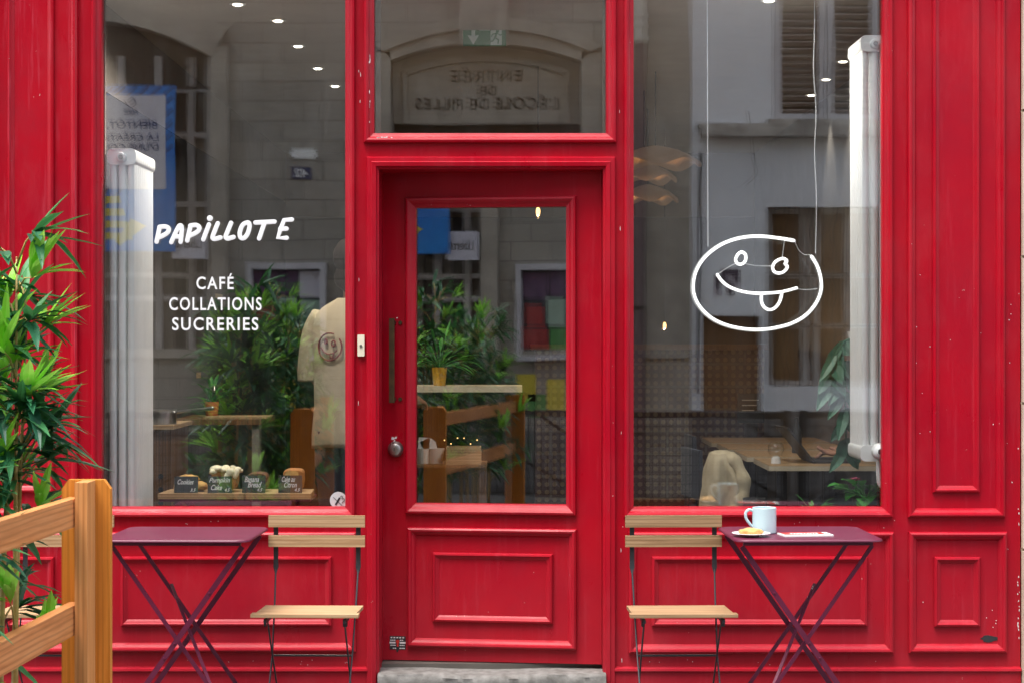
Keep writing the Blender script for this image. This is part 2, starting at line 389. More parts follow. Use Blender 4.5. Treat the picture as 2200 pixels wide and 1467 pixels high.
    def blob(s, c, r, seg=14, rings=9, amp=.0, freq=5, seed=0, M=None):
        M = M or Matrix(); c = Vector(c); r = Vector(r) if not isinstance(r, (int, float)) else Vector((r, r, r)); g = []
        for i in range(rings + 1):
            th = pi * i / rings; row = []
            for k in range(seg):
                ph = 2 * pi * k / seg; d = Vector((sin(th) * cos(ph), sin(th) * sin(ph), cos(th)))
                f = 1 + amp * mnoise.noise(d * freq * .3 + Vector((seed, seed * 2, 0)))
                row.append(s.bm.verts.new(M @ (c + Vector((d.x * r.x, d.y * r.y, d.z * r.z)) * f)))
            g.append(row)
        for A, B in zip(g, g[1:]):
            for k in range(seg): s._f([A[k], B[k], B[(k + 1) % seg], A[(k + 1) % seg]])
        bmesh.ops.remove_doubles(s.bm, verts=g[0] + g[-1], dist=1e-6)
        return s
    def loft(s, rings, cap=True, M=None):
        M = M or Matrix(); rg = [[s.bm.verts.new(M @ Vector(p)) for p in r] for r in rings]; n = len(rg[0])
        for A, B in zip(rg, rg[1:]):
            for k in range(n): s._f([A[k], A[(k + 1) % n], B[(k + 1) % n], B[k]])
        if cap: s._f(rg[0][::-1]); s._f(rg[-1])
        return s
    def add_mesh(s, me, M):
        off = len(s.bm.verts); vs = [s.bm.verts.new(M @ v.co) for v in me.vertices]
        for p in me.polygons: s._f([vs[i] for i in p.vertices])
        return s
    def text(s, body, M, x0, x1, z0, z1, depth=.002, shear=0, bold=0.0, spacing=1.0):
        """lettering fitted into the box x0..x1, z0..z1 of the plane given by M (local x right, z up)"""
        cu = bpy.data.curves.new('lettering', 'FONT'); cu.body = body; cu.size = 1; cu.extrude = .5; cu.shear = shear; cu.offset = bold; cu.space_character = spacing
        cu.resolution_u = 4
        o = bpy.data.objects.new('lettering', cu); COL.objects.link(o)
        dg = bpy.context.evaluated_depsgraph_get(); dg.update()
        me = bpy.data.meshes.new_from_object(o.evaluated_get(dg)); bpy.data.objects.remove(o); bpy.data.curves.remove(cu)
        xs = [v.co.x for v in me.vertices]; ys = [v.co.y for v in me.vertices]
        ax, bx_, ay, by = min(xs), max(xs), min(ys), max(ys)
        for v in me.vertices:
            v.co = Vector((x0 + (v.co.x - ax) / (bx_ - ax) * (x1 - x0), -(v.co.z + .5) * depth, z0 + (v.co.y - ay) / (by - ay) * (z1 - z0)))
        s.add_mesh(me, M); bpy.data.meshes.remove(me); return s
    def build(s, name, m=None, parent=None, smooth=False, bevel=0, local=False):
        bm = s.bm
        if bevel: bmesh.ops.bevel(bm, geom=[e for e in bm.edges if len(e.link_faces) == 2 and e.calc_face_angle(0) > .6], offset=bevel, segments=2, affect='EDGES', clamp_overlap=True)
        bmesh.ops.recalc_face_normals(bm, faces=bm.faces)
        me = bpy.data.meshes.new(name)
        bm.to_mesh(me); bm.free()
        if m is not None and not s.mats: me.materials.append(MAT[m])
        for k in s.mats: me.materials.append(MAT[k])
        if smooth: me.shade_smooth() if smooth is True else me.set_sharp_from_angle(angle=R(smooth)); 
        if smooth and smooth is not True:
            for p in me.polygons: p.use_smooth = True
        o = bpy.data.objects.new(name, me); COL.objects.link(o)
        if parent is not None:
            o.parent = parent
            if not local: me.transform(world_of(parent).inverted())
        return o

def world_of(o):
    M = o.matrix_basis.copy()
    return world_of(o.parent) @ M if o.parent else M

def tag(o, label, cat, group=None, kind=None):
    if label: o['label'] = label
    if cat: o['category'] = cat
    if group: o['group'] = group
    if kind: o['kind'] = kind
    return o

def thing(name, label, cat, loc=(0, 0, 0), rz=0, group=None):
    o = bpy.data.objects.new(name, None); COL.objects.link(o); o.location = loc; o.rotation_euler = (0, 0, rz)
    o.empty_display_size = .1
    return tag(o, label, cat, group)

def copy_tree(o, parent=None):
    c = o.copy(); COL.objects.link(c)
    if parent is not None: c.parent = parent
    for ch in [x for x in COL.objects if x.parent == o]: copy_tree(ch, c)
    return c

def dup(o, loc, rz=0, label=None):
    c = copy_tree(o); c.location = loc; c.rotation_euler = (0, 0, rz)
    if label: c['label'] = label
    return c

def smooth_line(pts, sub=5, closed=False):
    out = []; n = len(pts); P = [Vector(p) for p in pts]
    for i in range(n if closed else n - 1):
        p1, p2 = P[i], P[(i + 1) % n]
        p0 = P[(i - 1) % n] if (closed or i > 0) else p1; p3 = P[(i + 2) % n] if (closed or i < n - 2) else p2
        for k in range(sub):
            t = k / sub
            out.append(.5 * ((2 * p1) + (p2 - p0) * t + (2 * p0 - 5 * p1 + 4 * p2 - p3) * t * t + (3 * p1 - p0 - 3 * p2 + p3) * t ** 3))
    if not closed: out.append(P[-1])
    return out

def rrect(x0, x1, y0, y1, r, n=6):
    out = []
    for cx, cy_, a in ((x1 - r, y1 - r, 0), (x0 + r, y1 - r, 90), (x0 + r, y0 + r, 180), (x1 - r, y0 + r, 270)):
        for k in range(n + 1):
            t = R(a + 90 * k / n); out.append((cx + r * cos(t), cy_ + r * sin(t)))
    return out

FRONT = Matrix()                                                          # plane facing the street from the cafe
def front(Y): return Matrix.Translation((0, Y, 0))
def facing_cafe(Y): return Matrix(((-1, 0, 0, 0), (0, -1, 0, Y), (0, 0, 1, 0), (0, 0, 0, 1)))   # plane across the street, read from the cafe

# ------------------------------------------------------------------ ground
tag(MB().box(-60, 60, -60, 60, -.6, -.13).build('ground', 'ground'), 'dark bare ground under the street', 'ground', kind='structure')
tag(MB().box(-40, 40, -8.25, -2.45, -.129, -.10).build('road', 'road'), 'dark asphalt road between the two pavements', 'road', kind='structure')
tag(MB().box(-40, 40, -2.30, .30, -.129, 0).build('pavement', 'pavement'), 'grey pavement in front of the cafe', 'pavement', kind='structure')
tag(MB().box(-40, 40, -2.448, -2.302, -.129, .004).build('kerb', 'kerb'), 'granite kerb of the cafe pavement', 'kerb', kind='structure')
tag(MB().box(-40, 40, -10.4, -8.40, -.129, 0).build('pavement', 'pavement'), 'grey pavement across the street', 'pavement', kind='structure')
tag(MB().box(-40, 40, -8.398, -8.252, -.129, .004).build('kerb', 'kerb'), 'granite kerb of the pavement across the street', 'kerb', kind='structure')

# ------------------------------------------------------------------ cafe building
cafe = thing('cafe_building', 'red painted wooden cafe front with two big panes and a half glazed door', 'cafe')
TOP = 3.25
def band(mb, px0, px1, py0, py1, y0=0.0, y1=.10, z0=None, z1=None):
    mb.box(fx(px0), fx(px1), y0, y1, fz(py1) if z0 is None else z0, fz(py0) if z1 is None else z1); return mb
LW = (206, 755, 1101); RW = (1350, 1908, 1101); TRW = (789, 1317, 298); DR = (815, 1296, 365)
b = MB()
band(b, 150, LW[0], 0, 0, z0=0, z1=TOP)
band(b, LW[0], LW[1], LW[2], 0, z0=0); band(b, LW[1], TRW[0], 0, 0, z0=0, z1=TOP)
band(b, TRW[0], DR[0], TRW[2], 0, z0=0); band(b, DR[1], TRW[1], TRW[2], 0, z0=0)
band(b, DR[0], DR[1], TRW[2], DR[2])
band(b, TRW[1], RW[0], 0, 0, z0=0, z1=TOP); band(b, RW[0], RW[1], RW[2], 0, z0=0)
band(b, RW[1], 2192, 0, 0, z0=0, z1=TOP)
b.build('wood_frame', 'red', cafe)
band(MB(), -75, 150, 0, 0, z0=0, z1=TOP).build('pilaster_board', 'red_old', cafe)
b = MB(); b.box(fx(-75), fx(2192), -.06, .30, TOP, TOP + .55).box(fx(-80), fx(2196), -.16, .30, TOP + .55, TOP + .66); b.build('fascia', 'red', cafe)
BOL = [(0, 0), (0, .012), (.003, .020), (.010, .025), (.018, .023), (.021, .017), (.030, .011), (.034, .006), (.038, .0005), (.038, -.001)]
SMALL = [(0, 0), (0, .010), (.004, .016), (.011, .018), (.015, .013), (.022, .009), (.029, .004), (.029, .003)]
def panel(name, outer, inner, m='red', field=.006):
    mb = MB(); x0, x1, y0, y1 = outer
    mb.frame(fx(x0), fx(x1), fz(y1), fz(y0), BOL)
    if inner:
        x0, x1, y0, y1 = inner
        mb.frame(fx(x0), fx(x1), fz(y1), fz(y0), SMALL)
        mb.box(fx(x0) + .028, fx(x1) - .028, -.0035, .001, fz(y1) + .028, fz(y0) - .028)
    return mb.build(name, m, cafe)
OUTT = -130
panel('pilaster_panel', (1949, 2158, OUTT, 1110), (2003, 2104, OUTT + 50, 1057))
panel('pilaster_panel', (1951, 2162, 1141, 1401), (2006, 2105, 1195, 1345))
panel('pilaster_panel', (-22, 169, OUTT, 1110), (17, 117, OUTT + 50, 1057), 'red_old')
panel('pilaster_panel', (-22, 169, 1141, 1401), (17, 117, 1195, 1345), 'red_old')
panel('base_panel', (208, 766, 1141, 1399), (260, 713, 1194, 1344))
panel('base_panel', (1350, 1919, 1141, 1402), (1400, 1863, 1194, 1344))
# plinth rail along the foot of the front
for a, c in ((-75, 790), (1320, 2192)):
    b = MB(); b.prism([(-.012, 0), (-.012, fz(1441)), (-.022, fz(1439)), (-.020, fz(1434)), (0, fz(1431)), (0, 0)], fx(a), fx(c),
            Matrix(((0, 1, 0, 0), (1, 0, 0, 0), (0, 0, 1, 0), (0, 0, 0, 1))))
    b.build('plinth', 'red', cafe)
# door casing
b = MB(); CAS = [(0, 0), (0, .014), (.004, .020), (.020, .021), (.024, .026), (.040, .024), (.046, .012), (.052, .010), (.054, -.04)]
x0, x1, zt, zb = fx(788), fx(1322), fz(338), -.02
rg = []
for t_i, h in CAS: rg.append([b.bm.verts.new(p) for p in ((x0 + t_i, -h, zb), (x0 + t_i, -h, zt - t_i), (x1 - t_i, -h, zt - t_i), (x1 - t_i, -h, zb))])
for A, B in zip(rg, rg[1:]):
    for k in range(3): b._f([A[k], A[k + 1], B[k + 1], B[k]])
b.build('door_casing', 'red', cafe)
# reveal of the door recess
b = MB(); b.box(fx(DR[0]), fx(DR[0]) + .002, .1, .24, 0, fz(DR[2])).box(fx(DR[1]) - .002, fx(DR[1]), .1, .24, 0, fz(DR[2])).box(fx(DR[0]), fx(DR[1]), .1, .24, fz(DR[2]) , fz(DR[2]) + .03)
b.build('door_reveal', 'red', cafe)
# windows: frame > panes, lettering
WPROF = [(0, .0), (0, .014), (.004, .022), (.012, .024), (.020, .020), (.026, .010), (.034, .004), (.042, .000), (.044, -.03)]
def window(px0, px1, py0, py1, gpx0, gpx1, gpy1, rot=(.0008, .0013)):
    f = MB(); f.frame(fx(px0), fx(px1), fz(py1), fz(py0), WPROF)
    o = f.build('window_frame', 'red', cafe)
    x0, x1, z0, z1 = fx(gpx0) - .02, fx(gpx1) + .02, fz(gpy1) - .02, TOP + .02
    p1 = MB().box(x0, x1, .034, .038, z0, z1).build('pane', 'glass', o)
    p2 = MB().box(-(x1 - x0) / 2, (x1 - x0) / 2, -.002, .002, -(z1 - z0) / 2, (z1 - z0) / 2).build('pane', 'glass', o, local=True)
    p2.location = ((x0 + x1) / 2, .056, (z0 + z1) / 2); p2.rotation_euler = (rot[0], 0, rot[1])
    return o
wl = window(197, 763, -148, 1110, 222, 744, 1092)
wr = window(1340, 1917, -148, 1110, 1364, 1896, 1090)
wt = window(782, 1324, -148, 308, 804, 1304, 290)

# lettering on the left pane
lt = MB(); YL = .030
def L(px, py): return Vector((fx(px, YL), YL, fz(py, YL)))
K = 4.891
def S(*pts): return [L(320 + x / K, 440 + y / K) for x, y in pts]
strokes = [
    S((112, 240), (80, 390)), smooth_line(S((112, 236), (175, 232), (207, 255), (198, 290), (155, 322), (100, 348))),
    smooth_line(S((235, 395), (285, 285), (322, 222), (344, 240), (342, 310), (333, 392))), S((268, 335), (336, 338)),
    S((436, 228), (403, 378)), smooth_line(S((436, 222), (495, 216), (528, 240), (520, 275), (478, 305), (424, 328))),
    S((630, 212), (572, 366)),
    smooth_line(S((722, 200), (690, 280), (668, 345), (690, 362), (750, 347)), 4), smooth_line(S((862, 195), (830, 272), (806, 340), (830, 357), (888, 342)), 4),
    S((1120, 190), (1318, 180)), S((1215, 190), (1158, 356)),
    smooth_line(S((1500, 158), (1420, 164), (1388, 245), (1355, 350), (1445, 350)), 1), S((1380, 256), (1445, 254)),
]
flat = Matrix.Translation((0, YL, 0)) @ Matrix.Diagonal((1, .08, 1, 1)) @ Matrix.Translation((0, -YL, 0))
for q in strokes: lt.tube(q, .0102, 10, 'round', flat)
lt.tube(smooth_line(S((1032, 190), (985, 215), (955, 290), (962, 345), (998, 352), (1035, 310), (1056, 240), (1052, 200)), 4, True), .0102, 10, M=flat, closed=True)
c = S((640, 145))[0]; lt.blob(c, (.0128, .001, .0128), 16, 8)
lt.build('lettering', 'white_vinyl', wl)
def fit(mb, body, x0, x1, y0, y1, Y=YL, **k):
    mb.text(body, front(Y), fx(x0, Y), fx(x1, Y), fz(y1, Y), fz(y0, Y), **k)
lt = MB(); fit(lt, 'CAFÉ', 422, 502, 588, 622, bold=.014, spacing=1.2); lt.build('lettering', 'white_vinyl', wl)
lt = MB(); fit(lt, 'COLLATIONS', 363.5, 562, 639, 667, bold=.014, spacing=1.2); lt.build('lettering', 'white_vinyl', wl)
lt = MB(); fit(lt, 'SUCRERIES', 370, 555, 682, 710, bold=.014, spacing=1.2); lt.build('lettering', 'white_vinyl', wl)
# no smoking sticker
st = MB().use('sticker'); cx, cz = fx(727, YL), fz(1074, YL)
st.lathe([(0, 0), (.0365, 0), (.0365, .0015), (0, .0015)], (cx, YL, cz), 28, 'y')
st.use('ink')
def tri(a, b_, w): st.bar((cx + a[0], YL - .001, cz + a[1]), (cx + b_[0], YL - .001, cz + b_[1]), w, .001)
tri((-.012, -.019), (.006, .012), .008); tri((-.022, .014), (.016, -.022), .0022)
for q in ([(.008, .014), (.013, .020), (.018, .014), (.014, .008)], [(.016, .006), (.024, .008), (.026, -.001), (.019, -.006), (.015, -.012)]):
    st.tube(smooth_line([(cx + u, YL - .001, cz + v) for u, v in q], 4), .0011, 6)
st.build('no_smoking_sticker', None, wl)

# door: hinged on the right, standing slightly ajar
HX = fx(1293, .05); hinge_Y = .06; door_rot = R(-7.2)
DW = .945; DZ0, DZ1 = .118, fz(366, .06)
leaf = bpy.data.objects.new('door', None)
lw_ = .956
def dxp(px): return -(1293 - px) / (1293 - 820) * lw_            # photo pixel to distance from the hinge
def dz(py): return fz(py, .10)
b = MB()
gx0, gx1, gz0, gz1 = dxp(884), dxp(1230), dz(1094), dz(430)
b.box(-lw_, gx0, 0, .045, DZ0, DZ1).box(gx1, 0, 0, .045, DZ0, DZ1).box(gx0, gx1, 0, .045, DZ0, gz0).box(gx0, gx1, 0, .045, gz1, DZ1)
b.frame(dxp(875), dxp(1240), dz(1393), dz(1134), BOL); b.frame(dxp(930), dxp(1189), dz(1338), dz(1188), SMALL)
b.box(dxp(930) + .028, dxp(1189) - .028, -.0035, .001, dz(1338) + .028, dz(1188) - .028)
b.frame(dxp(871), dxp(1239), dz(1105), dz(423), [(0, 0), (0, .014), (.004, .022), (.012, .024), (.022, .018), (.030, .010), (.040, .004), (.044, .002), (.046, -.022)])
door = b.build('door', 'red', cafe, local=True)
door.location = (HX, hinge_Y, 0); door.rotation_euler = (0, 0, door_rot)
def dpart(mb, name, m=None, **k): return mb.build(name, m, door, local=True, **k)
dpart(MB().box(gx0 - .01, gx1 + .01, .016, .020, gz0 - .01, gz1 + .01), 'pane', 'glass')
p2 = dpart(MB().box(-.36, .36, -.002, .002, -.70, .70), 'pane', 'glass'); p2.location = ((gx0 + gx1) / 2, .034, (gz0 + gz1) / 2); p2.rotation_euler = (.0008, 0, .0012)
b = MB(); hx = dxp(846); b.box(hx - .0115, hx + .0115, -.060, -.050, dz(865), dz(684)); 
for py in (693, 858): b.box(hx - .008, hx + .008, -.052, 0, dz(py) - .007, dz(py) + .007).lathe([(0, -.006), (.0085, -.006), (.0085, 0), (0, 0)], (hx + .027, 0, dz(py)), 12, 'y')
dpart(b, 'handle', 'bronze', bevel=.002)
b = MB(); lx, lz = dxp(849), dz(966)
b.lathe([(0, -.030), (.020, -.030), (.026, -.026), (.030, -.016), (.034, -.010), (.035, 0), (0, 0)], (lx, 0, lz), 28, 'y')
b.lathe([(0, -.034), (.011, -.034), (.011, -.030), (0, -.030)], (lx, 0, lz), 18, 'y').use('ink').box(lx - .0015, lx + .0015, -.0350, -.034, lz - .006, lz + .006)
b.mats = ['nickel', 'ink']
for f in b.bm.faces: f.material_index = 0
b.cur = 1; b.box(lx - .0016, lx + .0016, -.0360, -.0345, lz - .0065, lz + .0065)
dpart(b, 'lock', None, smooth=40)
# locksmith sticker by the door's lower corner
b = MB().use('ink'); x0, x1, z0, z1 = dxp(836), dxp(871), dz(1400), dz(1371)
b.box(x0, x1, -.0012, 0, z0, z1); b.prism([(x0 + .028, z0), (x0 + .041, z0), (x0 + .036, z0 - .012), (x0 + .032, z0 - .012)], -.0012, 0)
b.use('paper'); zz = z1 - z0
for u, v, wd, ht in ((0, .45, .37, .12), (.63, .45, .37, .12)): b.box(x0 + (x1 - x0) * u, x0 + (x1 - x0) * (u + wd), -.0020, -.0011, z0 + zz * v, z0 + zz * (v + ht))
for k in range(5): b.box(x0 + .004 + k * .013, x0 + .012 + k * .013, -.0020, -.0011, z1 - .009, z1 - .004)
for u0, v0, nn in ((.20, .06, 2), (.62, .06, 3), (.05, .28, 3), (.62, .28, 3), (.04, .66, 3), (.64, .66, 2)):
    for k in range(nn): b.box(x0 + (x1 - x0) * (u0 + k * .115), x0 + (x1 - x0) * (u0 + k * .115 + .09), -.0020, -.0011, z0 + zz * v0, z0 + zz * (v0 + .07))
b.use('card_red'); b.lathe([(0, -.0022), (.008, -.0022), (.008, -.001), (0, -.001)], ((x0 + x1) / 2, 0, z0 + zz * .60), 14, 'y'); b.box((x0 + x1) / 2 - .004, (x0 + x1) / 2 + .004, -.0022, -.001, z0 + zz * .22, z0 + zz * .5)
dpart(b, 'sticker', None)
# paint knocked off round the handle and lock
b = MB()
for px, py, r in ((838, 700, .006), (852, 683, .004), (843, 943, .009), (850, 941, .006), (846, 948, .005)):
    n = 9; b.prism([(dxp(px) + r * rnd.uniform(.5, 1.2) * cos(2 * pi * k / n), dz(py) + r * rnd.uniform(.5, 1.2) * sin(2 * pi * k / n)) for k in range(n)], -.0008, 0)
o = dpart(b, 'bare_patch', 'porcelain'); o['kind'] = 'stuff'
# bell push
b = MB().use('cream'); b.prism(rrect(fx(768.5), fx(783.5), fz(765), fz(719), .003, 3), -.016, 0)
b.use('steel').lathe([(0, -.020), (.0055, -.020), (.006, -.016), (0, -.016)], (fx(776), 0, fz(743)), 16, 'y')
b.build('doorbell', None, cafe)
# broken corner of the panel by the stone wall, and flaked paint
b = MB().use('ink'); n = 14
cxx, czz = fx(2126), fz(1371)
b.prism([(cxx + (.036 + .006 * sin(3 * k)) * cos(2 * pi * k / n), czz + (.014 + .003 * cos(5 * k)) * sin(2 * pi * k / n)) for k in range(n)], -.0014, .001)
b.build('rot_hole', None, cafe)
b = MB()
def flake(px, py, wx, wz, Y=0.0):
    n = 7; b.prism([(fx(px) + wx * rnd.uniform(.4, 1) * cos(2 * pi * k / n), fz(py) + wz * rnd.uniform(.4, 1) * sin(2 * pi * k / n)) for k in range(n)], Y - .0009, Y)
for k in range(34): flake(rnd.choice((1963, 1985, 2120, 2150, 2178, 2185)) + rnd.uniform(-14, 14), rnd.uniform(560, 1400), .0025, rnd.uniform(.002, .004))
for k in range(16): flake(2188 + rnd.uniform(-2, 2), rnd.uniform(1050, 1440), .003, rnd.uniform(.004, .012))
for k in range(22): flake(rnd.uniform(240, 780), rnd.choice((1120, 1128, 1418, 1424, 1450)) + rnd.uniform(-5, 5), .0022, .0022)
for k in range(22): flake(rnd.uniform(1330, 1930), rnd.choice((1120, 1128, 1418, 1424, 1455)) + rnd.uniform(-5, 5), .0022, .0022)
for k in range(10): flake(rnd.choice((772, 1332)) + rnd.uniform(-4, 4), rnd.uniform(100, 1420), .0015, rnd.uniform(.003, .02))
for k in range(8): flake(rnd.uniform(810, 845), 297 + rnd.uniform(-1, 1), .006, .003, -.020)
for k in range(9): flake(795 + rnd.uniform(-1, 1), rnd.uniform(60, 280), .0018, rnd.uniform(.004, .018), -.020)
o = b.build('flaked_paint', 'porcelain', cafe); o['kind'] = 'stuff'
# step
b = MB(); nx = 90; prof = [(.30, .098), (.10, .098), (-.015, .097), (-.045, .094), (-.056, .084), (-.060, .066), (-.058, .040), (-.062, .012), (-.060, -.03)]
rows = []
for k in range(nx + 1):
    x = fx(813) + (fx(1301) - fx(813)) * k / nx; row = []
    for q, (y, z) in enumerate(prof):
        n1_ = mnoise.noise(Vector((x * 9, q * .9, 1))); n2_ = mnoise.noise(Vector((x * 31, q * 1.7, 5)))
        wgt = 0 if q < 2 else (1 if q > 3 else .35)
        row.append(b.bm.verts.new((x, y + wgt * (.010 * n1_ + .006 * n2_), z - (.006 * abs(n1_) + .003 * n2_) * wgt - .007 * max(0, 1 - ((x + .1) / .25) ** 2) * (q > 0))))
    rows.append(row)
for A, B in zip(rows, rows[1:]):
    for q in range(len(prof) - 1): b._f([A[q], B[q], B[q + 1], A[q + 1]])
b.build('threshold', 'threshold', cafe, smooth=50)
# upper storey and room behind
b = MB(); b.box(fx(-75), fx(2192), .10, .34, TOP + .004, 9.0); b.build('upper_wall', 'stone_pale', cafe)
BX0, BX1, BY = -3.2, 2.75, 7.2
b = MB(); b.box(BX0, BX1, .102, BY, 3.02, 3.066)
b.build('ceiling', 'ceiling', cafe)
b = MB(); b.box(BX0, BX1, .102, BY, -.05, .114); b.build('floor', 'floor_in', cafe)
b = MB().use('wall_dark').box(BX0, BX1, BY, BY + .1, .116, 2.50); b.use('wall_mid').box(BX0, BX1, BY, BY + .1, 2.503, 3.018); b.build('back_wall', None, cafe)
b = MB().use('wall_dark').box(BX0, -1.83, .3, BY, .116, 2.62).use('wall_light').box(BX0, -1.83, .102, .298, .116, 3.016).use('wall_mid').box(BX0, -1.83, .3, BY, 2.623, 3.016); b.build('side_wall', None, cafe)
b = MB().use('wall_light').box(2.35, BX1, .102, BY, .116, 3.016); b.build('side_wall', None, cafe)
b = MB().box(fx(752), fx(813), .104, .16, .116, 3.016).box(fx(1298), fx(1352), .104, .16, .116, 3.016).box(fx(100), fx(214), .104, .13, .116, 3.016).box(fx(1906), fx(2200), .104, .13, .116, 3.016)
b.box(fx(214), fx(752), .104, .16, .116, .74).box(fx(1352), fx(1906), .104, .16, .116, .74); b.build('inner_lining', 'wall_mid', cafe)
MB().box(-1.60, fx(748), .165, .56, .66, .69).build('window_ledge', 'shelf_wood', cafe); MB().box(fx(1356), 1.45, .165, .46, .655, .685).build('window_ledge', 'shelf_wood', cafe)
MB().box(fx(-75), fx(2192), .36, BY + .3, 9.0, 9.2).box(fx(-75), fx(2192), BY + .12, BY + .3, 0, 9.0).box(fx(-75), fx(-75) + .2, .36, BY + .1, 0, 9).box(fx(2192) - .2, fx(2192), .36, BY + .1, 0, 9).build('roof', 'roof', cafe)
# neighbours on either side
nb = MB().use('stone_pale')
for k in range(14): nb.box(fx(2194), 9, -.03 if k % 7 else -.045, .4, k * .62 + .004, k * .62 + .612)
nb.box(fx(2194), 9, .0, .38, 0, 8.6)
tag(nb.build('stone_building', None, bevel=.006), 'pale limestone house front joining the right edge of the red cafe', 'building')
nb = MB().use('stone_pale')
for k in range(14): nb.box(-9, fx(-78), -.03, .4, k * .62 + .004, k * .62 + .612)
nb.box(-9, fx(-78), .0, .38, 0, 8.6)
tag(nb.build('stone_building', None, bevel=.006), 'pale limestone house front joining the left edge of the red cafe', 'building')

# ------------------------------------------------------------------ street: tables, chairs, crockery
def bistro_table(loc, flip, label, rz=0):
    t = thing('bistro_table', label, 'table', loc, rz, 'plum folding tables outside')
    H, w_, d_ = .745, .575, .53
    mb = MB(); poly = rrect(-w_ / 2, w_ / 2, -d_ / 2, d_ / 2, .055, 7)
    rings = []
    for ins, z in ((.002, H - .0095), (.0, H - .009), (.0, H - .006), (.002, H - .002), (.007, H), (.05, H)):
        k = rrect(-w_ / 2 + ins, w_ / 2 - ins, -d_ / 2 + ins, d_ / 2 - ins, max(.055 - ins, .008), 7); rings.append([(x, y, z) for x, y in k])
    mb.loft(rings); mb.build('tabletop', 'plum', t, smooth=45, local=True)
    s = 1 if not flip else -1
    # outer pair of flat legs runs from one end of the top to the opposite foot, inner pair the other way
    for y in (-.215, .215):
        l = MB().bar((s * .255, y, H - .03), (-s * .245, y, .0), .020, .009)
        for q in (.25, .52, .60): l.lathe([(0, -.008), (.004, -.0075), (.005, -.005), (0, -.005)], (s * (.255 - .50 * q), y, (H - .03) * (1 - q)), 8, 'y')
        l.build('leg', 'plum', t, local=True, bevel=.002)
    for y in (-.185, .185):
        MB().bar((-s * .255, y, H - .03), (s * .245, y, .0), .0145, .008).build('leg', 'plum', t, local=True, bevel=.002)
    b = MB()
    for x, z, y in ((-s * .20, .065, .215), (s * .20, .065, .185)): b.box(x - .010, x + .010, -y, y, z - .006, z + .006)
    b.bar((-s * .10, .18, .52), (s * .13, -.18, .17), .012, .006, up=(0, 0, 1)); b.build('brace', 'plum', t, local=True)
    for y in (-.214, .214): MB().box(-.25, .25, y - .008, y + .008, H - .026, H - .010).build('top_rail', 'plum', t, local=True)
    return t
tab_l = bistro_table((-1.283, -.575, 0), False, 'plum folding bistro table with an empty top, by the wooden terrace post', R(-1.5))
tab_r = bistro_table((1.131, -.565, 0), True, 'plum folding bistro table carrying the mug, plate and red booklet', R(1.5))

def bistro_chair(loc, label, rz=0, dark=False):
    t = thing('folding_chair', label, 'chair', loc, rz, 'slatted folding chairs outside the cafe')
    m = 'acacia_dark' if dark else 'acacia'
    # local: back towards +y, seat front towards -y
    for z0, z1 in ((.748, .795), (.668, .714)):
        MB().box(-.196, .196, .150, .166, z0, z1).build('back_slat', m, t, local=True, bevel=.003)
    for k in range(5):
        y = -.215 + k * .062
        MB().box(-.197 - .012 * (k == 0), .197 + .012 * (k == 0), y, y + .052, .427 + .0016 * (4 - k), .440 + .0016 * (4 - k)).build('seat_slat', m, t, local=True, bevel=.002)
    for sx in (-1, 1):
        x = sx * .168
        b = MB(); b.box(x - .0095, x + .0095, .166, .171, .610, .792)
        b.loft([[(x - .0095, .166, .612), (x + .0095, .166, .612), (x + .0095, .171, .612), (x - .0095, .171, .612)],
                [(x - .010, .163, .585), (x + .010, .163, .585), (x + .010, .172, .585), (x - .010, .172, .585)],
                [(x - .0035, .158, .560), (x + .0035, .158, .560), (x + .0035, .168, .560), (x - .0035, .168, .560)]])
        b.tube([(x, .163, .575), (x - sx * .003, .12, .46), (x - sx * .008, .02, .25), (x - sx * .012, -.19, .0)], .0037, 8)
        b.build('back_leg', 'black_metal', t, local=True, smooth=40)
        xi = sx * .150
        b = MB(); b.tube([(xi, -.17, .420), (xi, -.05, .27), (xi - sx * .002, .16, .0)], .0035, 8); b.box(xi - .004, xi + .012 * sx, -.185, -.160, .395, .424)
        b.build('front_leg', 'black_metal', t, local=True, smooth=40)
        MB().box(x - sx * .014 - .006, x - sx * .014 + .006, -.205, .09, .410, .4235).build('seat_rail', 'black_metal', t, local=True)
    b = MB().tube([(-.158, .045, .145 + .1), (.158, .045, .145 + .1)], .0042, 8); b.build('stretcher', 'black_metal', t, local=True)
    MB().tube([(-.158, -.15, .05), (.158, -.15, .05)], .0045, 8).build('stretcher', 'black_metal', t, local=True)
    return t
bistro_chair((-.797, -.52, 0), 'slatted wood and black steel folding chair right of the empty table, beside the door', R(-1.5))
bistro_chair((.660, -.52, 0), 'darker slatted folding chair left of the table with the mug', R(1.5), True)
bistro_chair((-1.815, -.52, 0), 'slatted folding chair half hidden behind the wooden post and bamboo', R(-1))

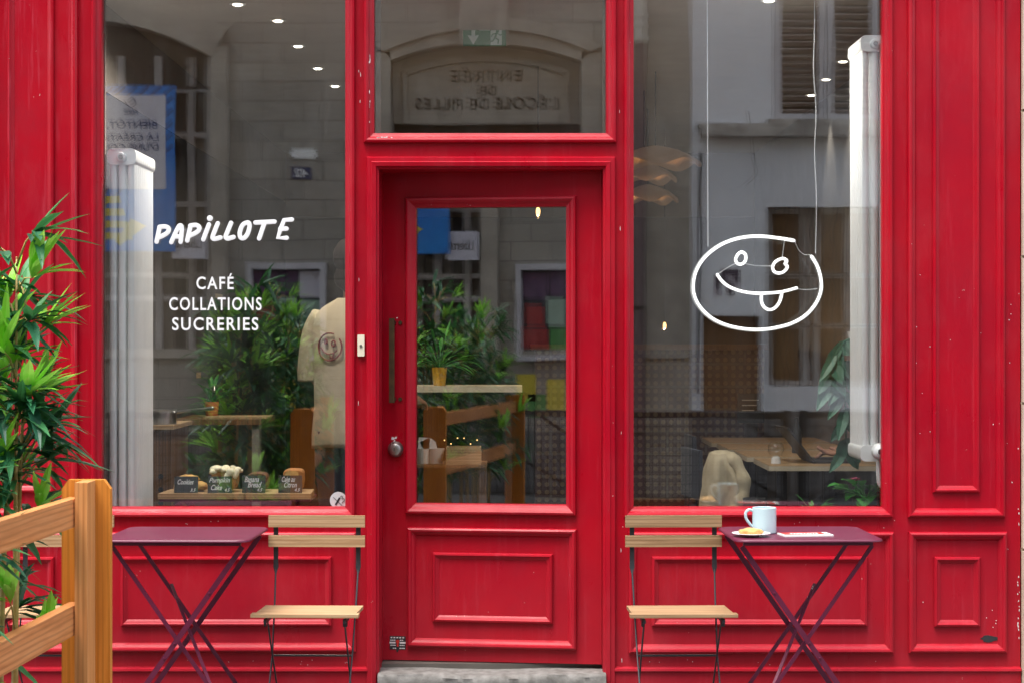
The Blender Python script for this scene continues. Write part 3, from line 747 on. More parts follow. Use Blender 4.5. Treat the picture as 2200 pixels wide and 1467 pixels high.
# plate, biscuit, mug, booklet on the right table
TZ = .7455
def dpx(px, dist): return (px - 1100) * dist / F
pd = 7.30
t = thing('plate', 'small white plate under the iced biscuit on the plum table', 'plate', (dpx(1614, pd), pd - D, TZ))
MB().lathe([(0, .001), (.028, 0), (.030, .002), (.056, .008), (.074, .012), (.0755, .0135), (.073, .0145), (.054, .011), (.030, .005), (0, .0045)], n=32).build('dish', 'porcelain', t, smooth=True, local=True)
o = MB().blob((0, 0, .014), (.046, .040, .015), 26, 12, .22, 9, 3).build('biscuit', 'biscuit', None, smooth=True); o.location = (dpx(1613, pd), pd - D, TZ + .0035)
tag(o, 'golden iced biscuit lying on the white plate', 'biscuit')
md = 7.42
t = thing('mug', 'pale blue mug standing on the plum table behind the plate', 'mug', (dpx(1642, md), md - D, TZ), R(186))
rm = .0475
MB().lathe([(0, 0), (rm - .003, 0), (rm, .004), (rm, .100), (rm - .0015, .102), (rm - .004, .100), (rm - .004, .008), (0, .006)], n=36).build('cup', 'mug', t, smooth=35, local=True)
MB().tube(smooth_line([(rm - .003, 0, .088), (rm + .014, 0, .093), (rm + .027, 0, .080), (rm + .025, 0, .058), (rm + .010, 0, .036), (rm - .002, 0, .024)], 6), .0058, 10).build('handle', 'mug', t, smooth=True, local=True)
t = thing('booklet', 'red and white booklet lettered PAPILLOTE lying on the plum table', 'booklet', (dpx(1730, 7.33), 7.33 - D, TZ), R(9))
MB().box(-.098, .098, -.052, .052, .0005, .0065).build('cover', 'paper', t, local=True)
MB().box(-.090, .078, -.028, .050, .0066, .0072).build('red_panel', 'card_red', t, local=True)
b = MB(); b.text('PAPILLOTE', Matrix(((1, 0, 0, 0), (0, 0, 1, 0), (0, -1, 0, .0073), (0, 0, 0, 1))), -.060, .055, -.008, .022, depth=.0006, bold=.03, shear=.2); b.build('lettering', 'paper', t, local=True)

# ------------------------------------------------------------------ wooden terrace fence with bamboo planters, left foreground
FY = -2.70
t = thing('terrace_fence', 'orange wooden post and rail fence end of a street terrace, in front of the bamboo', 'fence', (0, 0, 0))
def at(px, py, Y): return Vector((fx(px, Y), Y, fz(py, Y)))
xl, xr, zt = fx(135, FY), fx(239, FY), fz(1029, FY); c_ = .026
MB().prism([(xl, -.1), (xr, -.1), (xr, zt - c_), (xr - c_ * .72, zt), (xl + c_ * .72, zt), (xl, zt - c_)], FY - .014, FY + .014).build('post', 'larch', t, bevel=.002)
xa, xb = fx(163, FY - .1), fx(190, FY - .1)
MB().box(xa, xb, FY - .115, FY - .0145, -.1, zt - .001).build('upright', 'larch_edge', t, bevel=.002)
A, B = Vector((fx(163, -2.80) - .016, -2.74, 0)), Vector((-1.32, -5.1, 0))
dirv = (B - A).normalized(); sidev = Vector((dirv.y, -dirv.x, 0))
for (p0, p1) in ((1064, 1127), (1288, 1354)):
    z1, z0 = fz(p0, FY), fz(p1, FY) + .004
    mb = MB(); v = []
    for o_, zz in ((A, 0), (B, 0)):
        for s_, z_ in ((-.016, z0), (.016, z0), (.016, z1), (-.016, z1)): v.append(mb.bm.verts.new(o_ + sidev * s_ + Vector((0, 0, z_))))
    for q in ((0, 1, 2, 3), (7, 6, 5, 4), (0, 4, 5, 1), (1, 5, 6, 2), (2, 6, 7, 3), (3, 7, 4, 0)): mb._f([v[i] for i in q])
    mb.build('rail', 'larch_pale', t, bevel=.002)
MB().box(B.x - .07, B.x + .07, B.y - .045, B.y - .015, -.1, zt).build('post', 'larch', t, bevel=.002)

def leaf(mb, base, d, up, ln, wd, droop):
    d = d.normalized(); side = d.cross(up)
    if side.length < 1e-4: side = Vector((1, 0, 0))
    side.normalize(); nrm = side.cross(d); L_ = []; Rr = []; Cc = []
    for s_, w_ in ((0, .10), (.22, .85), (.5, 1.0), (.78, .6), (1, .03)):
        c = base + d * ln * s_ + Vector((0, 0, -1)) * droop * ln * s_ * s_
        L_.append(mb.bm.verts.new(c - side * wd * w_ / 2 + nrm * wd * .16 * w_)); Rr.append(mb.bm.verts.new(c + side * wd * w_ / 2 + nrm * wd * .16 * w_)); Cc.append(mb.bm.verts.new(c))
    for k in range(4):
        mb._f([L_[k], Cc[k], Cc[k + 1], L_[k + 1]]); mb._f([Cc[k], Rr[k], Rr[k + 1], Cc[k + 1]])

def bamboo(loc, label, seed, height=1.85, n_tuft=46, reach=.26, big=1.0):
    g = random.Random(seed); t = thing('bamboo_plant', label, 'bamboo', loc, 0, 'potted bamboos along the terrace')
    stems = MB(); old = MB(); young = MB()
    culms = []
    for k in range(4):
        x, y = g.uniform(-.07, .07), g.uniform(-.07, .07); lean = Vector((g.uniform(-.05, .05), g.uniform(-.05, .05), 0)); h = height * g.uniform(.72, 1.0)
        pts = [Vector((x, y, .38)) + lean * (s_ / 8) ** 1.5 + Vector((0, 0, (h - .38) * s_ / 8)) for s_ in range(9)]
        stems.tube(pts, [.0105 * (1 - .75 * s_ / 8) for s_ in range(9)], 8)
        for p, s_ in zip(pts, range(9)): stems.tube([p - Vector((0, 0, .003)), p + Vector((0, 0, .003))], .0118 * (1 - .75 * s_ / 8), 8)
        culms.append((pts, h))
    for k in range(n_tuft):
        pts, h = g.choice(culms); f = g.uniform(.12, 1.0) ** .8; i = min(7, int(f * 8)); p = pts[i].lerp(pts[i + 1], f * 8 - i)
        a = g.uniform(0, 2 * pi); out = Vector((cos(a), sin(a), 0)); r = g.uniform(.06, reach) * (1.15 - .55 * f)
        tip = p + out * r + Vector((0, 0, g.uniform(.02, .12)))
        stems.tube([p, p.lerp(tip, .5) + Vector((0, 0, .02)), tip], [.004, .003, .0018], 5)
        is_y = g.random() < (.36 if big > 1 else .16); mbk = young if is_y else old
        for j in range(g.randint(8, 13)):
            aa = a + g.uniform(-1.5, 1.5); el = g.uniform(-.25, 1.0) if not is_y else g.uniform(.25, 1.3)
            d = Vector((cos(aa) * cos(el), sin(aa) * cos(el), sin(el)))
            base = p.lerp(tip, g.uniform(.55, 1.05)) if not is_y else p.lerp(tip, g.uniform(.9, 1.1))
            leaf(mbk, base, d, Vector((0, 0, 1)), g.uniform(.10, .19) * (1 + (big - 1) * .4), g.uniform(.016, .028) * big, g.uniform(.05, .55) if not is_y else g.uniform(.0, .3))
    stems.build('stem', 'culm', t, smooth=True, local=True); old.build('foliage', 'leaf', t, local=True); young.build('young_foliage', 'leaf_young', t, local=True)
    return t
def planter(x, y, label):
    t = thing('planter_box', label, 'planter', (x, y, -.099), 0, 'wooden planters of the terrace')
    b = MB()
    for s_ in (-1, 1):
        for k in range(3): b.box(-.20, .20, s_ * .20 - .012, s_ * .20 + .012, .02 + k * .13, .14 + k * .13)
    for s_ in (-1, 1):
        for k in range(3): b.box(s_ * .188 - .010, s_ * .188 + .010, -.187, .187, .02 + k * .13, .14 + k * .13)
    b.build('box', 'larch_pale', t, local=True, bevel=.002)
    MB().box(-.177, .177, -.187, .187, .03, .36).build('soil', 'soil', t, local=True)
B1 = ((-1.475, -2.42), (-1.70, -2.95), (-1.62, -3.30), (-1.56, -3.75), (-1.54, -4.35), (-1.54, -4.95))
BL = ('potted bamboo with bright young shoots directly behind the wooden post', 'potted bamboo cut by the left picture edge, behind the fence rails',
      'potted bamboo beside the fence rails a step nearer the street', 'potted bamboo midway along the terrace fence', 'potted bamboo near the street end of the terrace fence', 'last potted bamboo at the street end of the terrace')
for k, (x, y) in enumerate(B1):
    bamboo((x, y, -.1), BL[k], 11 + k * 5, 1.86 + .1 * (k % 3 == 0), (74, 60)[k] if k < 2 else 105, (.13, .17)[k] if k < 2 else .32, 1.35 if k < 2 else 1.0)
    planter(x, y, 'slatted wooden planter under the ' + ('bamboo behind the post', 'bamboo at the left picture edge', 'bamboo a step nearer the street', 'bamboo midway along the fence', 'bamboo near the street end', 'last bamboo of the terrace')[k])

# ------------------------------------------------------------------ across the street: school
school = thing('school_building', 'beige stone school front across the street with an arched portal engraved ENTRÉE', 'school', (0, 0, 0))
Y0, Y1 = OY, OY - .45
def arc(x0, x1, s_, apex, n=18):
    hw = (x1 - x0) / 2; h = apex - s_; r = (hw * hw + h * h) / (2 * h); cz = apex - r; xc = (x0 + x1) / 2; a = math.asin(min(1, hw / r))
    return [(xc + r * sin(-a + 2 * a * k / n), cz + r * cos(-a + 2 * a * k / n)) for k in range(n + 1)]
SX = ox(1488)
W1 = (-5.6, ox(452), 4.24, 4.60, 1.35); PO = (ox(842), ox(1252), oz(130), oz(93), 0)
wall = MB()
wall.box(-16, W1[0], Y1, Y0, -.12, 9.4); wall.box(W1[1], PO[0], Y1, Y0, -.12, 9.4); wall.box(PO[1], SX, Y1, Y0, -.12, 9.4)
wall.box(W1[0], W1[1], Y1, Y0, -.12, W1[4])
for o_ in (W1, PO):
    a = arc(*o_[:4]); wall.strip([(x, 9.4) for x, z in a], a, Y1, Y0)
wall.build('wall', 'stone', school)
tr = MB()
tr.box(-16, SX, Y0 + .001, Y0 + .13, 5.55, 5.85); tr.box(-16, ox(835), Y0 + .001, Y0 + .06, oz(772), oz(752)); tr.box(ox(1262), SX, Y0 + .001, Y0 + .06, oz(772), oz(752))
tr.build('string_course', 'stone_plain', school)
# portal surround
b = MB(); up = arc(ox(805), ox(1298), oz(100), oz(38)); lo = arc(ox(828), ox(1272), oz(112), oz(64))
b.strip(up, lo, Y0 + .09, Y0 + .0005)
lo2 = arc(ox(842), ox(1252), oz(130), oz(93)); b.strip(lo, [(x, z) for x, z in lo2], Y0 + .05, Y0 + .0005)
for s_ in (-1, 1):
    xa, xb = (ox(806), ox(841)) if s_ < 0 else (ox(1253), ox(1296)); b.box(xa, xb, Y0 + .0005, Y0 + .05, -.1, oz(112))
b.box(ox(990), ox(1092), Y0 + .0005, Y0 + .14, oz(100), oz(-40))
b.build('portal_surround', 'stone_plain', school)
b = MB(); a = arc(ox(843), ox(1251), oz(131), oz(94)); b.strip(a, [(x, oz(262)) for x, z in a], Y0 - .16, Y0 - .30)
a1 = arc(ox(866), ox(1228), oz(146), oz(112)); a2 = arc(ox(876), ox(1218), oz(156), oz(126))
b.strip(a1, a2, Y0 - .13, Y0 - .1605); b.box(ox(866), ox(1228), Y0 - .1605, Y0 - .13, oz(262), oz(251)); b.box(ox(866), ox(876), Y0 - .1605, Y0 - .13, oz(251), oz(150)); b.box(ox(1218), ox(1228), Y0 - .1605, Y0 - .13, oz(251), oz(150))
b.build('tympanum', 'stone_plain', school)
b = MB(); FM = facing_cafe(Y0 - .1595)
def opp_text(mb, body, px0, px1, py0, py1, FM=FM, **k):
    """px0..px1: mirrored span in the photo; text reads from px1 to px0 when faced directly"""
    mb.text(body, FM, -ox(px1), -ox(px0), oz(py1), oz(py0), depth=.004, **k)
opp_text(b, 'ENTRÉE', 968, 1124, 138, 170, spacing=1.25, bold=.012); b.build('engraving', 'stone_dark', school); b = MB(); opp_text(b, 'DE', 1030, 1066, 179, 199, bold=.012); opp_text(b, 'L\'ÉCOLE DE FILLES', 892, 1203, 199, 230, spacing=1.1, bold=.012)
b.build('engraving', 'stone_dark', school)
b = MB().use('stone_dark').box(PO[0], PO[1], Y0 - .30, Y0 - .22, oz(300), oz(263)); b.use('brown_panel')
for k in range(2):
    xa = PO[0] + (PO[1] - PO[0]) * k / 2; b.box(xa + .01, xa + (PO[1] - PO[0]) / 2 - .01, Y0 - .34, Y0 - .28, -.1, oz(301))
b.build('portal_door', None, school)
# arched window
b = MB().use('pale_frame'); wx0, wx1 = W1[0], W1[1]
for x in (wx0 + .04, ox(250), ox(330), ox(402), wx1 - .05): b.box(x - .035, x + .035, Y0 - .25, Y0 - .20, W1[4], 4.26)
for z in (W1[4] + .04, oz(640), oz(590), oz(436), oz(285), oz(186)): b.box(wx0, wx1, Y0 - .247, Y0 - .203, z - .025, z + .025)
o = b.build('window_frame', None, school)
MB().box(wx0, wx1, Y0 - .33, Y0 - .30, W1[4], 4.6).build('pane', 'dark_glass', o)
b = MB()
for k in range(9): b.box(wx0 + .05 + k * .30, wx0 + .21 + k * .30, Y0 - .290, Y0 - .270, W1[4] + .02, oz(300))
b.build('curtain', 'curtain', o)
b = MB()
for k in range(15):
    x = wx1 - .08 - k * .17; b.tube([(x, Y0 - .06, oz(186)), (x, Y0 - .06, oz(142))], .010, 6); b.blob((x, Y0 - .06, oz(138)), (.022, .022, .035), 8, 6)
b.box(wx0, wx1, Y0 - .075, Y0 - .045, oz(190), oz(184)); b.build('window_railing', 'iron', school)
b = MB(); up = [(x, z + .30) for x, z in arc(wx0 - .12, wx1 + .16, 4.20, 4.58)]; lo = arc(wx0 - .02, wx1 + .02, 4.22, 4.585)
b.strip(up, lo, Y0 + .09, Y0 + .0005); b.box(wx1 + .001, ox(490), Y0 + .0005, Y0 + .08, -.1, oz(100)); b.build('window_surround', 'stone_plain', school)
# dressed stone strip down the right end
b = MB().box(ox(1390), SX - .002, Y0 + .0005, Y0 + .03, -.1, 5.5); b.build('corner_stone', 'stone_plain', school)

def flat_sign(name, label, cat, parts, bevel=0):
    t = thing(name, label, cat, (0, 0, 0))
    for nm, m, fn in parts:
        mb = MB(); fn(mb); mb.build(nm, m, t)
    return t
def obox(mb, px0, px1, py0, py1, a, c): return mb.box(ox(px0), ox(px1), OY + a, OY + c, oz(py1), oz(py0))
# blue banner
t = thing('banner', 'blue striped banner with a pale panel about a school yard, hung on the school window', 'banner', (0, 0, 0))
obox(MB(), 90, 380, 186, 541, .10, .125).build('cloth', 'blue', t)
b = MB()
for k in range(26):
    x0_, z0_ = ox(380) - .02 - k * .115, oz(188); ln = min(1.2, (x0_ - ox(92)) * 1.0)
    if ln > .1: b.bar((x0_, OY + .1262, z0_), (x0_ - ln, OY + .1262, z0_ - ln * .85), .020, .0022)
for k in range(12):
    z0_ = oz(188) - .10 - k * .118
    if z0_ - 1.0 > oz(541): b.bar((ox(380) - .02, OY + .1262, z0_), (ox(380) - 1.0, OY + .1262, z0_ - .85), .020, .0022)
b.build('stripe_print', 'blue_dark', t)
obox(MB(), 110, 360, 206, 410, .1275, .130).build('text_panel', 'lilac_panel', t)
b = MB(); FB = facing_cafe(OY + .1302)
for body, px0, px1, py0, py1 in (('BIENTÔT,', 232, 342, 258, 280), ('LA CRÉATION', 196, 345, 288, 305), ("D'UNE COUR", 208, 345, 312, 328), ('PARIS', 270, 300, 238, 248)):
    opp_text(b, body, px0, px1, py0, py1, FB, bold=.02)
b.tube(smooth_line([(ox(272), OY + .131, oz(220)), (ox(282), OY + .131, oz(232)), (ox(296), OY + .131, oz(224)), (ox(290), OY + .131, oz(214)), (ox(280), OY + .131, oz(222))], 4), .006, 6)
b.build('lettering', 'blue_dark', t)
b = MB().use('yellow')
for k in range(4): b.prism([(ox(150 + k * 6), oz(430 + k * 22)), (ox(262 + k * 8), oz(424 + k * 26)), (ox(266 + k * 8), oz(438 + k * 26)), (ox(154 + k * 6), oz(446 + k * 22))], OY + .1265, OY + .1262 + .002)
b.prism([(ox(286), oz(470)), (ox(318), oz(486)), (ox(262), oz(528)), (ox(250), oz(520))], OY + .1265, OY + .129); b.build('yellow_print', None, t)
t = thing('school_plaque', 'small white plaque beginning Liberté, half tucked behind the blue banner', 'sign', (0, 0, 0))
obox(MB(), 372, 446, 492, 556, .06, .085).build('plate', 'lilac_panel', t)
b = MB(); opp_text(b, 'Liberté', 376, 432, 512, 533, facing_cafe(OY + .0852)); b.build('lettering', 'ink', t)
t = thing('wall_plate', 'blank white enamel plate fixed on the school wall above the house number', 'plate', (0, 0, 0))
obox(MB(), 626, 684, 321, 342, .003, .016).build('plate', 'white_paint', t); b = MB()
for px, py in ((629, 324), (681, 324), (629, 339), (681, 339)): MB().lathe([(0, 0), (.010, 0), (.010, .004), (0, .004)], (ox(px), OY + .016, oz(py)), 8, 'y').build('screw', 'iron', t)
t = thing('house_number', 'dark blue enamel house number 42 on the school wall', 'number plate', (0, 0, 0))
obox(MB(), 627, 669, 361, 387, .003, .015).build('plate', 'number_blue', t); b = MB(); opp_text(b, '42', 634, 662, 365, 383, facing_cafe(OY + .0152), bold=.02); b.build('digits', 'white_paint', t)
# notice board
t = thing('notice_board', 'glazed grey notice board full of coloured posters on the school wall', 'notice board', (0, 0, 0))
b = MB(); x0, x1, z0, z1 = ox(532), ox(702), oz(775), oz(566)
b.box(x0, x1, OY + .0032, OY + .09, z0, z0 + .05).box(x0, x1, OY + .0032, OY + .09, z1 - .06, z1).box(x0, x0 + .05, OY + .0032, OY + .09, z0 + .05, z1 - .06).box(x1 - .05, x1, OY + .0032, OY + .09, z0 + .05, z1 - .06); b.build('frame', 'shutter_frame', t)
MB().box(x0 + .051, x1 - .051, OY + .0032, OY + .02, z0 + .051, z1 - .061).build('backing', 'trousers', t)
for px0, px1, py0, py1, m in ((544, 600, 585, 640, 'poster_purple'), (550, 592, 655, 700, 'poster_red'), (540, 602, 705, 748, 'poster_red'), (600, 640, 640, 700, 'poster_mint'), (606, 664, 705, 765, 'poster_green'), (646, 694, 584, 640, 'lilac_panel'), (604, 642, 582, 634, 'poster_purple'), (648, 690, 646, 700, 'poster_mint')):
    obox(MB(), px0, px1, py0, py1, .0205, .024).build('poster', m, t)
for k, (px0, px1, py0, py1, m, lb) in enumerate(((530, 575, 806, 868, 'yellow', 'yellow paper poster pasted below the left end of the notice board'), (600, 640, 818, 886, 'yellow', 'yellow paper poster pasted below the right end of the notice board'), (556, 598, 852, 902, 'poster_green', 'green paper poster pasted on the school wall, between two yellow posters'))):
    tag(obox(MB(), px0, px1, py0, py1, .003, .006).build('poster', m), lb, 'poster', 'posters under the notice board')
# rain pipe
t = thing('downpipe', 'cast rain pipe on the school wall, white above and mauve below', 'pipe', (0, 0, 0))
pX = ox(1374); MB().tube([(pX, OY + .11, -.1), (pX, OY + .11, oz(96))], .055, 12).build('lower_pipe', 'pipe_mauve', t, smooth=40)
b = MB().tube([(pX, OY + .11, oz(95)), (pX, OY + .11, 5.5)], .062, 12)
for z in (oz(90), oz(62), oz(40)): b.tube([(pX, OY + .11, z), (pX, OY + .11, z + .04)], .072, 12)
b.build('upper_pipe', 'pipe_white', t, smooth=40)
for z in (.6, 1.8, 3.2): MB().tube([(pX, OY + .11, z), (pX, OY + .11, z + .035)], .064, 12).build('collar', 'iron', t)

# grey plastered house beside the school
grey = thing('plastered_house', 'grey plastered house with louvred shutters beside the school', 'house', (0, 0, 0))
GY = OY + .04
W2 = (ox(1652), ox(2010), oz(832), oz(446)); U2 = (ox(1664), ox(1892), oz(262), oz(-90)); G2 = (ox(1514), ox(1640), -.1, oz(680))
b = MB(); gx1 = 12.0
b.box(SX, G2[0], GY - .4, GY, -.1, W2[3]); b.box(G2[0], G2[1], GY - .4, GY, G2[3], W2[3]); b.box(G2[1], W2[0], GY - .4, GY, -.1, W2[3]); b.box(W2[0], W2[1], GY - .4, GY, -.1, W2[2]); b.box(W2[1], gx1, GY - .4, GY, -.1, W2[3])
b.box(SX, gx1, GY - .4, GY, W2[3], U2[2]); b.box(SX, U2[0], GY - .4, GY, U2[2], U2[3]); b.box(U2[1], gx1, GY - .4, GY, U2[2], U2[3]); b.box(SX, gx1, GY - .4, GY, U2[3], 9.2)
b.build('wall', 'plaster', grey)
b = MB(); b.box(ox(1506), ox(1990), GY + .0005, GY + .16, oz(296), oz(277)).box(ox(1500), ox(1995), GY + .0005, GY + .11, oz(277), oz(268)); b.box(U2[0] - .06, U2[1] + .06, GY + .0005, GY + .06, oz(267.5), oz(258)); b.build('window_sill', 'plaster_sill', grey, bevel=.008)
for k in range(2):
    xa = U2[0] + (U2[1] - U2[0]) * k / 2 + .004; xb = U2[0] + (U2[1] - U2[0]) * (k + 1) / 2 - .004
    b = MB().use('shutter_frame'); b.box(xa, xa + .07, GY - .03, GY + .015, U2[2], U2[3]).box(xb - .07, xb, GY - .03, GY + .015, U2[2], U2[3]).box(xa + .07, xb - .07, GY - .03, GY + .015, U2[2], U2[2] + .07)
    b.use('shutter')
    z = U2[2] + .09
    while z < U2[3]:
        MM = Matrix.Translation((0, GY - .005, z)) @ Matrix.Rotation(R(38), 4, 'X'); b.box(xa + .068, xb - .068, -.028, .028, -.005, .005, MM); z += .066
    b.build('shutter', None, grey)
MB().box(U2[0], U2[1], GY - .2, GY - .15, U2[2], U2[3]).build('pane', 'dark_glass', grey)
b = MB(); x0, x1, z0, z1 = W2
for x in (x0 + .03, ox(1738), ox(1762), ox(1830), x1 - .03): b.box(x - .032, x + .032, GY - .20, GY - .14, z0, z1)
for z in (oz(590), oz(702), z0 + .03, z1 - .03): b.box(x0, x1, GY - .197, GY - .143, z - .022, z + .022)
o = b.build('window_frame', 'pale_frame', grey)
MB().box(x0, x1, GY - .30, GY - .26, z0, z1).build('blind', 'brown_panel', o)
b = MB()
for k in range(14):
    x = x0 + .07 + k * .115
    if k % 2: b.tube(smooth_line([(x + .022 * sin(j * 1.7), GY - .06, z0 + (z1 - z0) * j / 16) for j in range(17)], 2), .009, 6)
    else: b.box(x - .006, x + .006, GY - .066, GY - .054, z0, z1)
b.box(x0, x1, GY - .068, GY - .05, oz(590) - .01, oz(590) + .01).box(x0, x1, GY - .068, GY - .05, oz(702) - .01, oz(702) + .01); b.build('window_bars', 'iron', grey)
b = MB(); b.box(G2[0], G2[1], GY - .2, GY - .14, G2[2], G2[3]); b.build('low_door', 'brown_panel', grey)
b = MB()
b.tube([(SX + .09, GY + .03, 3.3), (SX + .06, GY + .03, 1.0)], .012, 6); b.tube(smooth_line([(ox(1610), GY + .001, oz(240)), (ox(1618), GY + .001, oz(290)), (ox(1622), GY + .001, oz(340)), (ox(1628), GY + .001, oz(375)), (ox(1605), GY + .001, oz(400))], 4), .004, 5); b.build('wall_crack', 'iron', grey)
t = thing('mosaic', 'small stepped mosaic of dark purple tiles on the grey house', 'mosaic', (0, 0, 0)); b = MB().use('mosaic'); g = random.Random(3)
gx_, gz_ = ox(1568), oz(605); pat = ('0111', '1111', '1011', '1010'); ts = .062
for r_, row in enumerate(pat):
    for c_i, ch in enumerate(row):
        if ch == '1': b.use('mosaic_light' if (r_, c_i) in ((1, 2), (2, 3), (3, 0)) else 'mosaic').box(gx_ + (c_i - 2) * ts, gx_ + (c_i - 1) * ts - .003, GY + .0005, GY + .012, gz_ + (1 - r_) * ts, gz_ + (2 - r_) * ts - .003)
b.build('tiles', None, t)

MB().box(SX + .001, gx1, GY + .0005, GY + .035, -.1, oz(884)).build('base_course', 'base_dark', grey)
b = MB(); b.box(-16, PO[0] - .22, Y0 + .0625, Y0 + .10, -.1, oz(930)); b.build('base_course', 'base_dark', school); MB().box(PO[1] + .22, ox(1340), Y0 + .0625, Y0 + .10, -.1, oz(930)).build('base_course', 'base_dark', school)
# crowd-control railings along the opposite kerb
def barrier(loc, label):
    t = thing('street_railing', label, 'railing', loc, 0, 'black railings along the far kerb'); Lb, H = 1.84, .87
    for s_ in (0, 1): MB().box(s_ * Lb - .030, s_ * Lb + .030, -.030, .030, 0, H + .02).build('post', 'railing', t, local=True)
    MB().box(.0305, Lb - .0305, -.020, .020, H - .052, H).build('top_rail', 'railing', t, local=True)
    MB().box(.025, Lb - .025, -.018, .018, .10, .135).build('bottom_rail', 'railing', t, local=True)
    b = MB()
    for (p, q) in (((.03, 0, H - .30), (.42, 0, H - .05)), ((Lb - .03, 0, H - .30), (Lb - .42, 0, H - .05)), ((.03, 0, .12), (.55, 0, .40)), ((Lb - .03, 0, .12), (Lb - .55, 0, .40))): b.bar(p, q, .024, .014)
    b.build('brace', 'railing', t, local=True)
    b = MB()
    for k in range(30):
        x = .05 + k * .06; b.box(x - .004, x + .004, .010, .0175, .137, H - .042)
    for k in range(9): b.box(.027, Lb - .027, .0177, .025, .17 + k * .082 - .004, .17 + k * .082 + .004)
    b.build('mesh', 'railing', t, local=True)
    return t
bl = ('far left end, opposite the blue banner', 'before the school notice board', 'before the left half of the portal', 'before the right half of the portal', 'before the grey house', 'before the grey house, far right end')
ry = -8.55
b0 = barrier((-5.35, ry, 0), 'black mesh street railing across the road, ' + bl[0])
for k in range(1, 6): dup(b0, (-5.35 + k * 1.98, ry, 0), 0, 'black mesh street railing across the road, ' + bl[k])

# ------------------------------------------------------------------ inside the cafe
FLZ = .114
def radiator(x0, z0, z1, y0, n, label, valve_low):
    t = thing('radiator', label, 'radiator', (x0, y0, z0), 0); H = z1 - z0; cw = .040
    b = MB()
    for k in range(n):
        y = k * .044 + .022
        for c in range(3):
            x = (c - 1) * cw
            b.loft([[(x + .0165 * cos(2 * pi * j / 10), y + .0155 * sin(2 * pi * j / 10), z) for j in range(10)] for z in (.06, H - .06)])
        for za, zb, s_ in ((0, .07, 1), (H - .07, H, -1)):
            poly = rrect(-.062, .062, za, zb, .022, 4); b.prism(poly, y - .0205, y + .0205)
    b.build('columns', 'white_paint', t, smooth=40, local=True)
    b = MB().use('white_paint').lathe([(0, -.012), (.018, -.012), (.022, -.004), (.022, .002), (0, .002)], (0, 0, H - .038), 18, 'y'); b.use('nickel').lathe([(0, -.020), (.010, -.020), (.010, -.010), (0, -.010)], (0, 0, H - .038), 12, 'y'); b.build('plug', None, t, smooth=40, local=True)
    if valve_low:
        b = MB().use('white_paint').blob((.012, -.035, .045), (.036, .036, .036), 16, 10).tube(smooth_line([(.012, -.02, .02), (.012, -.02, -.06), (.02, -.02, -.10), (.05, -.02, -.105), (.075, -.02, -.08)], 4), .011, 8)
        b.use('ink').lathe([(0, -.0745), (.013, -.0745), (.013, -.066), (0, -.066)], (.012, 0, .045), 12, 'y'); b.build('valve', None, t, smooth=40, local=True)
    else:
        MB().tube([(.03, .02, 0), (.03, .02, -(z0 - FLZ))], .010, 8).build('pipe', 'white_paint', t, local=True)
    return t
radiator(fx(262, .12), .30, fz(320, .12), .11, 10, 'tall white column radiator behind the PAPILLOTE pane, standing low', False)
radiator(fx(1879, .12), fz(990, .12), fz(77, .12), .11, 7, 'tall white column radiator behind the right pane, mounted high with a round valve', True)

# recessed ceiling spots and the light they give
CZ = 3.019
SP = [(-1.236, .47), (-1.108, .9), (-1.10, 1.67), (-1.08, 2.46), (-1.053, 3.19), (1.145, .38), (1.795, 2.2), (1.82, 2.9), (1.846, 3.6), (2.10, 5.9), (2.12, 6.4)]
for k, (x, y) in enumerate(SP):
    side_ = 'left' if x < 0 else 'right'; kk = k if x < 0 else k - 5
    t = thing('ceiling_spot', 'small lit round spot in the %s row of the cafe ceiling, %s from the street' % (side_, ('nearest', 'second', 'third', 'fourth', 'fifth', 'sixth')[kk]), 'ceiling light', (x, y, CZ), 0, 'recessed ceiling spots')
    MB().lathe([(.024, 0), (.036, 0), (.037, -.003), (.024, -.004)], n=20).build('rim', 'white_paint', t, local=True)
    MB().lathe([(0, 0), (.0235, 0), (.0235, -.005), (.018, -.008), (0, -.009)], n=20).build('lens', 'spot', t, local=True)
    ld = bpy.data.lights.new('spot_lamp', 'SPOT'); ld.energy = (30 if y < .6 else 9) if x < 0 else (26 if y < .6 else 4); ld.color = (1, .93, .85) if y < .6 else (1, .84, .66); ld.spot_size = R(150 if y < .6 else 120 if x < 0 else 70); ld.spot_blend = .7; ld.shadow_soft_size = .02
    lo_ = bpy.data.objects.new('spot_lamp', ld); COL.objects.link(lo_); lo_.parent = t; lo_.location = (0, 0, -.02)

# exit sign
ey = 1.2; ex = lambda px: fx(px, ey); ez = lambda py: fz(py, ey)
t = thing('exit_sign', 'green emergency exit sign with arrow and running figure hanging above the door', 'exit sign', (0, 0, 0))
MB().box(ex(993), ex(1090), ey - .02, ey + .03, ez(60), ez(34)).build('housing', 'exit_white', t, bevel=.003)
MB().box(ex(1030), ex(1052), ey - .01, ey + .01, ez(33.8), 3.019).build('bracket', 'white_paint', t)
MB().box(ex(995), ex(1087), ey - .002, ey + .004, ez(100), ez(60.5)).build('panel', 'exit_green', t)
b = MB(); ya, yb = ey - .0045, ey - .0022
def ep(pts): b.prism([(ex(x), ez(y)) for x, y in pts], ya, yb)
ep([(1013, 65), (1021, 65), (1021, 78), (1029, 76), (1017, 97), (1004, 76), (1013, 78)])
ep([(1054, 63), (1078, 63), (1078, 98), (1054, 98)]); b.build('symbol', 'exit_white', t)
b = MB(); ya, yb = ey - .0070, ey - .0047; b.use('exit_green')
b.lathe([(0, ya), (.0085, ya), (.0085, yb), (0, yb)], (ex(1069), 0, ez(68)), 12, 'y')
def limb(q, w_): b.tube([(ex(x), (ya + yb) / 2, ez(y)) for x, y in q], w_, 6)
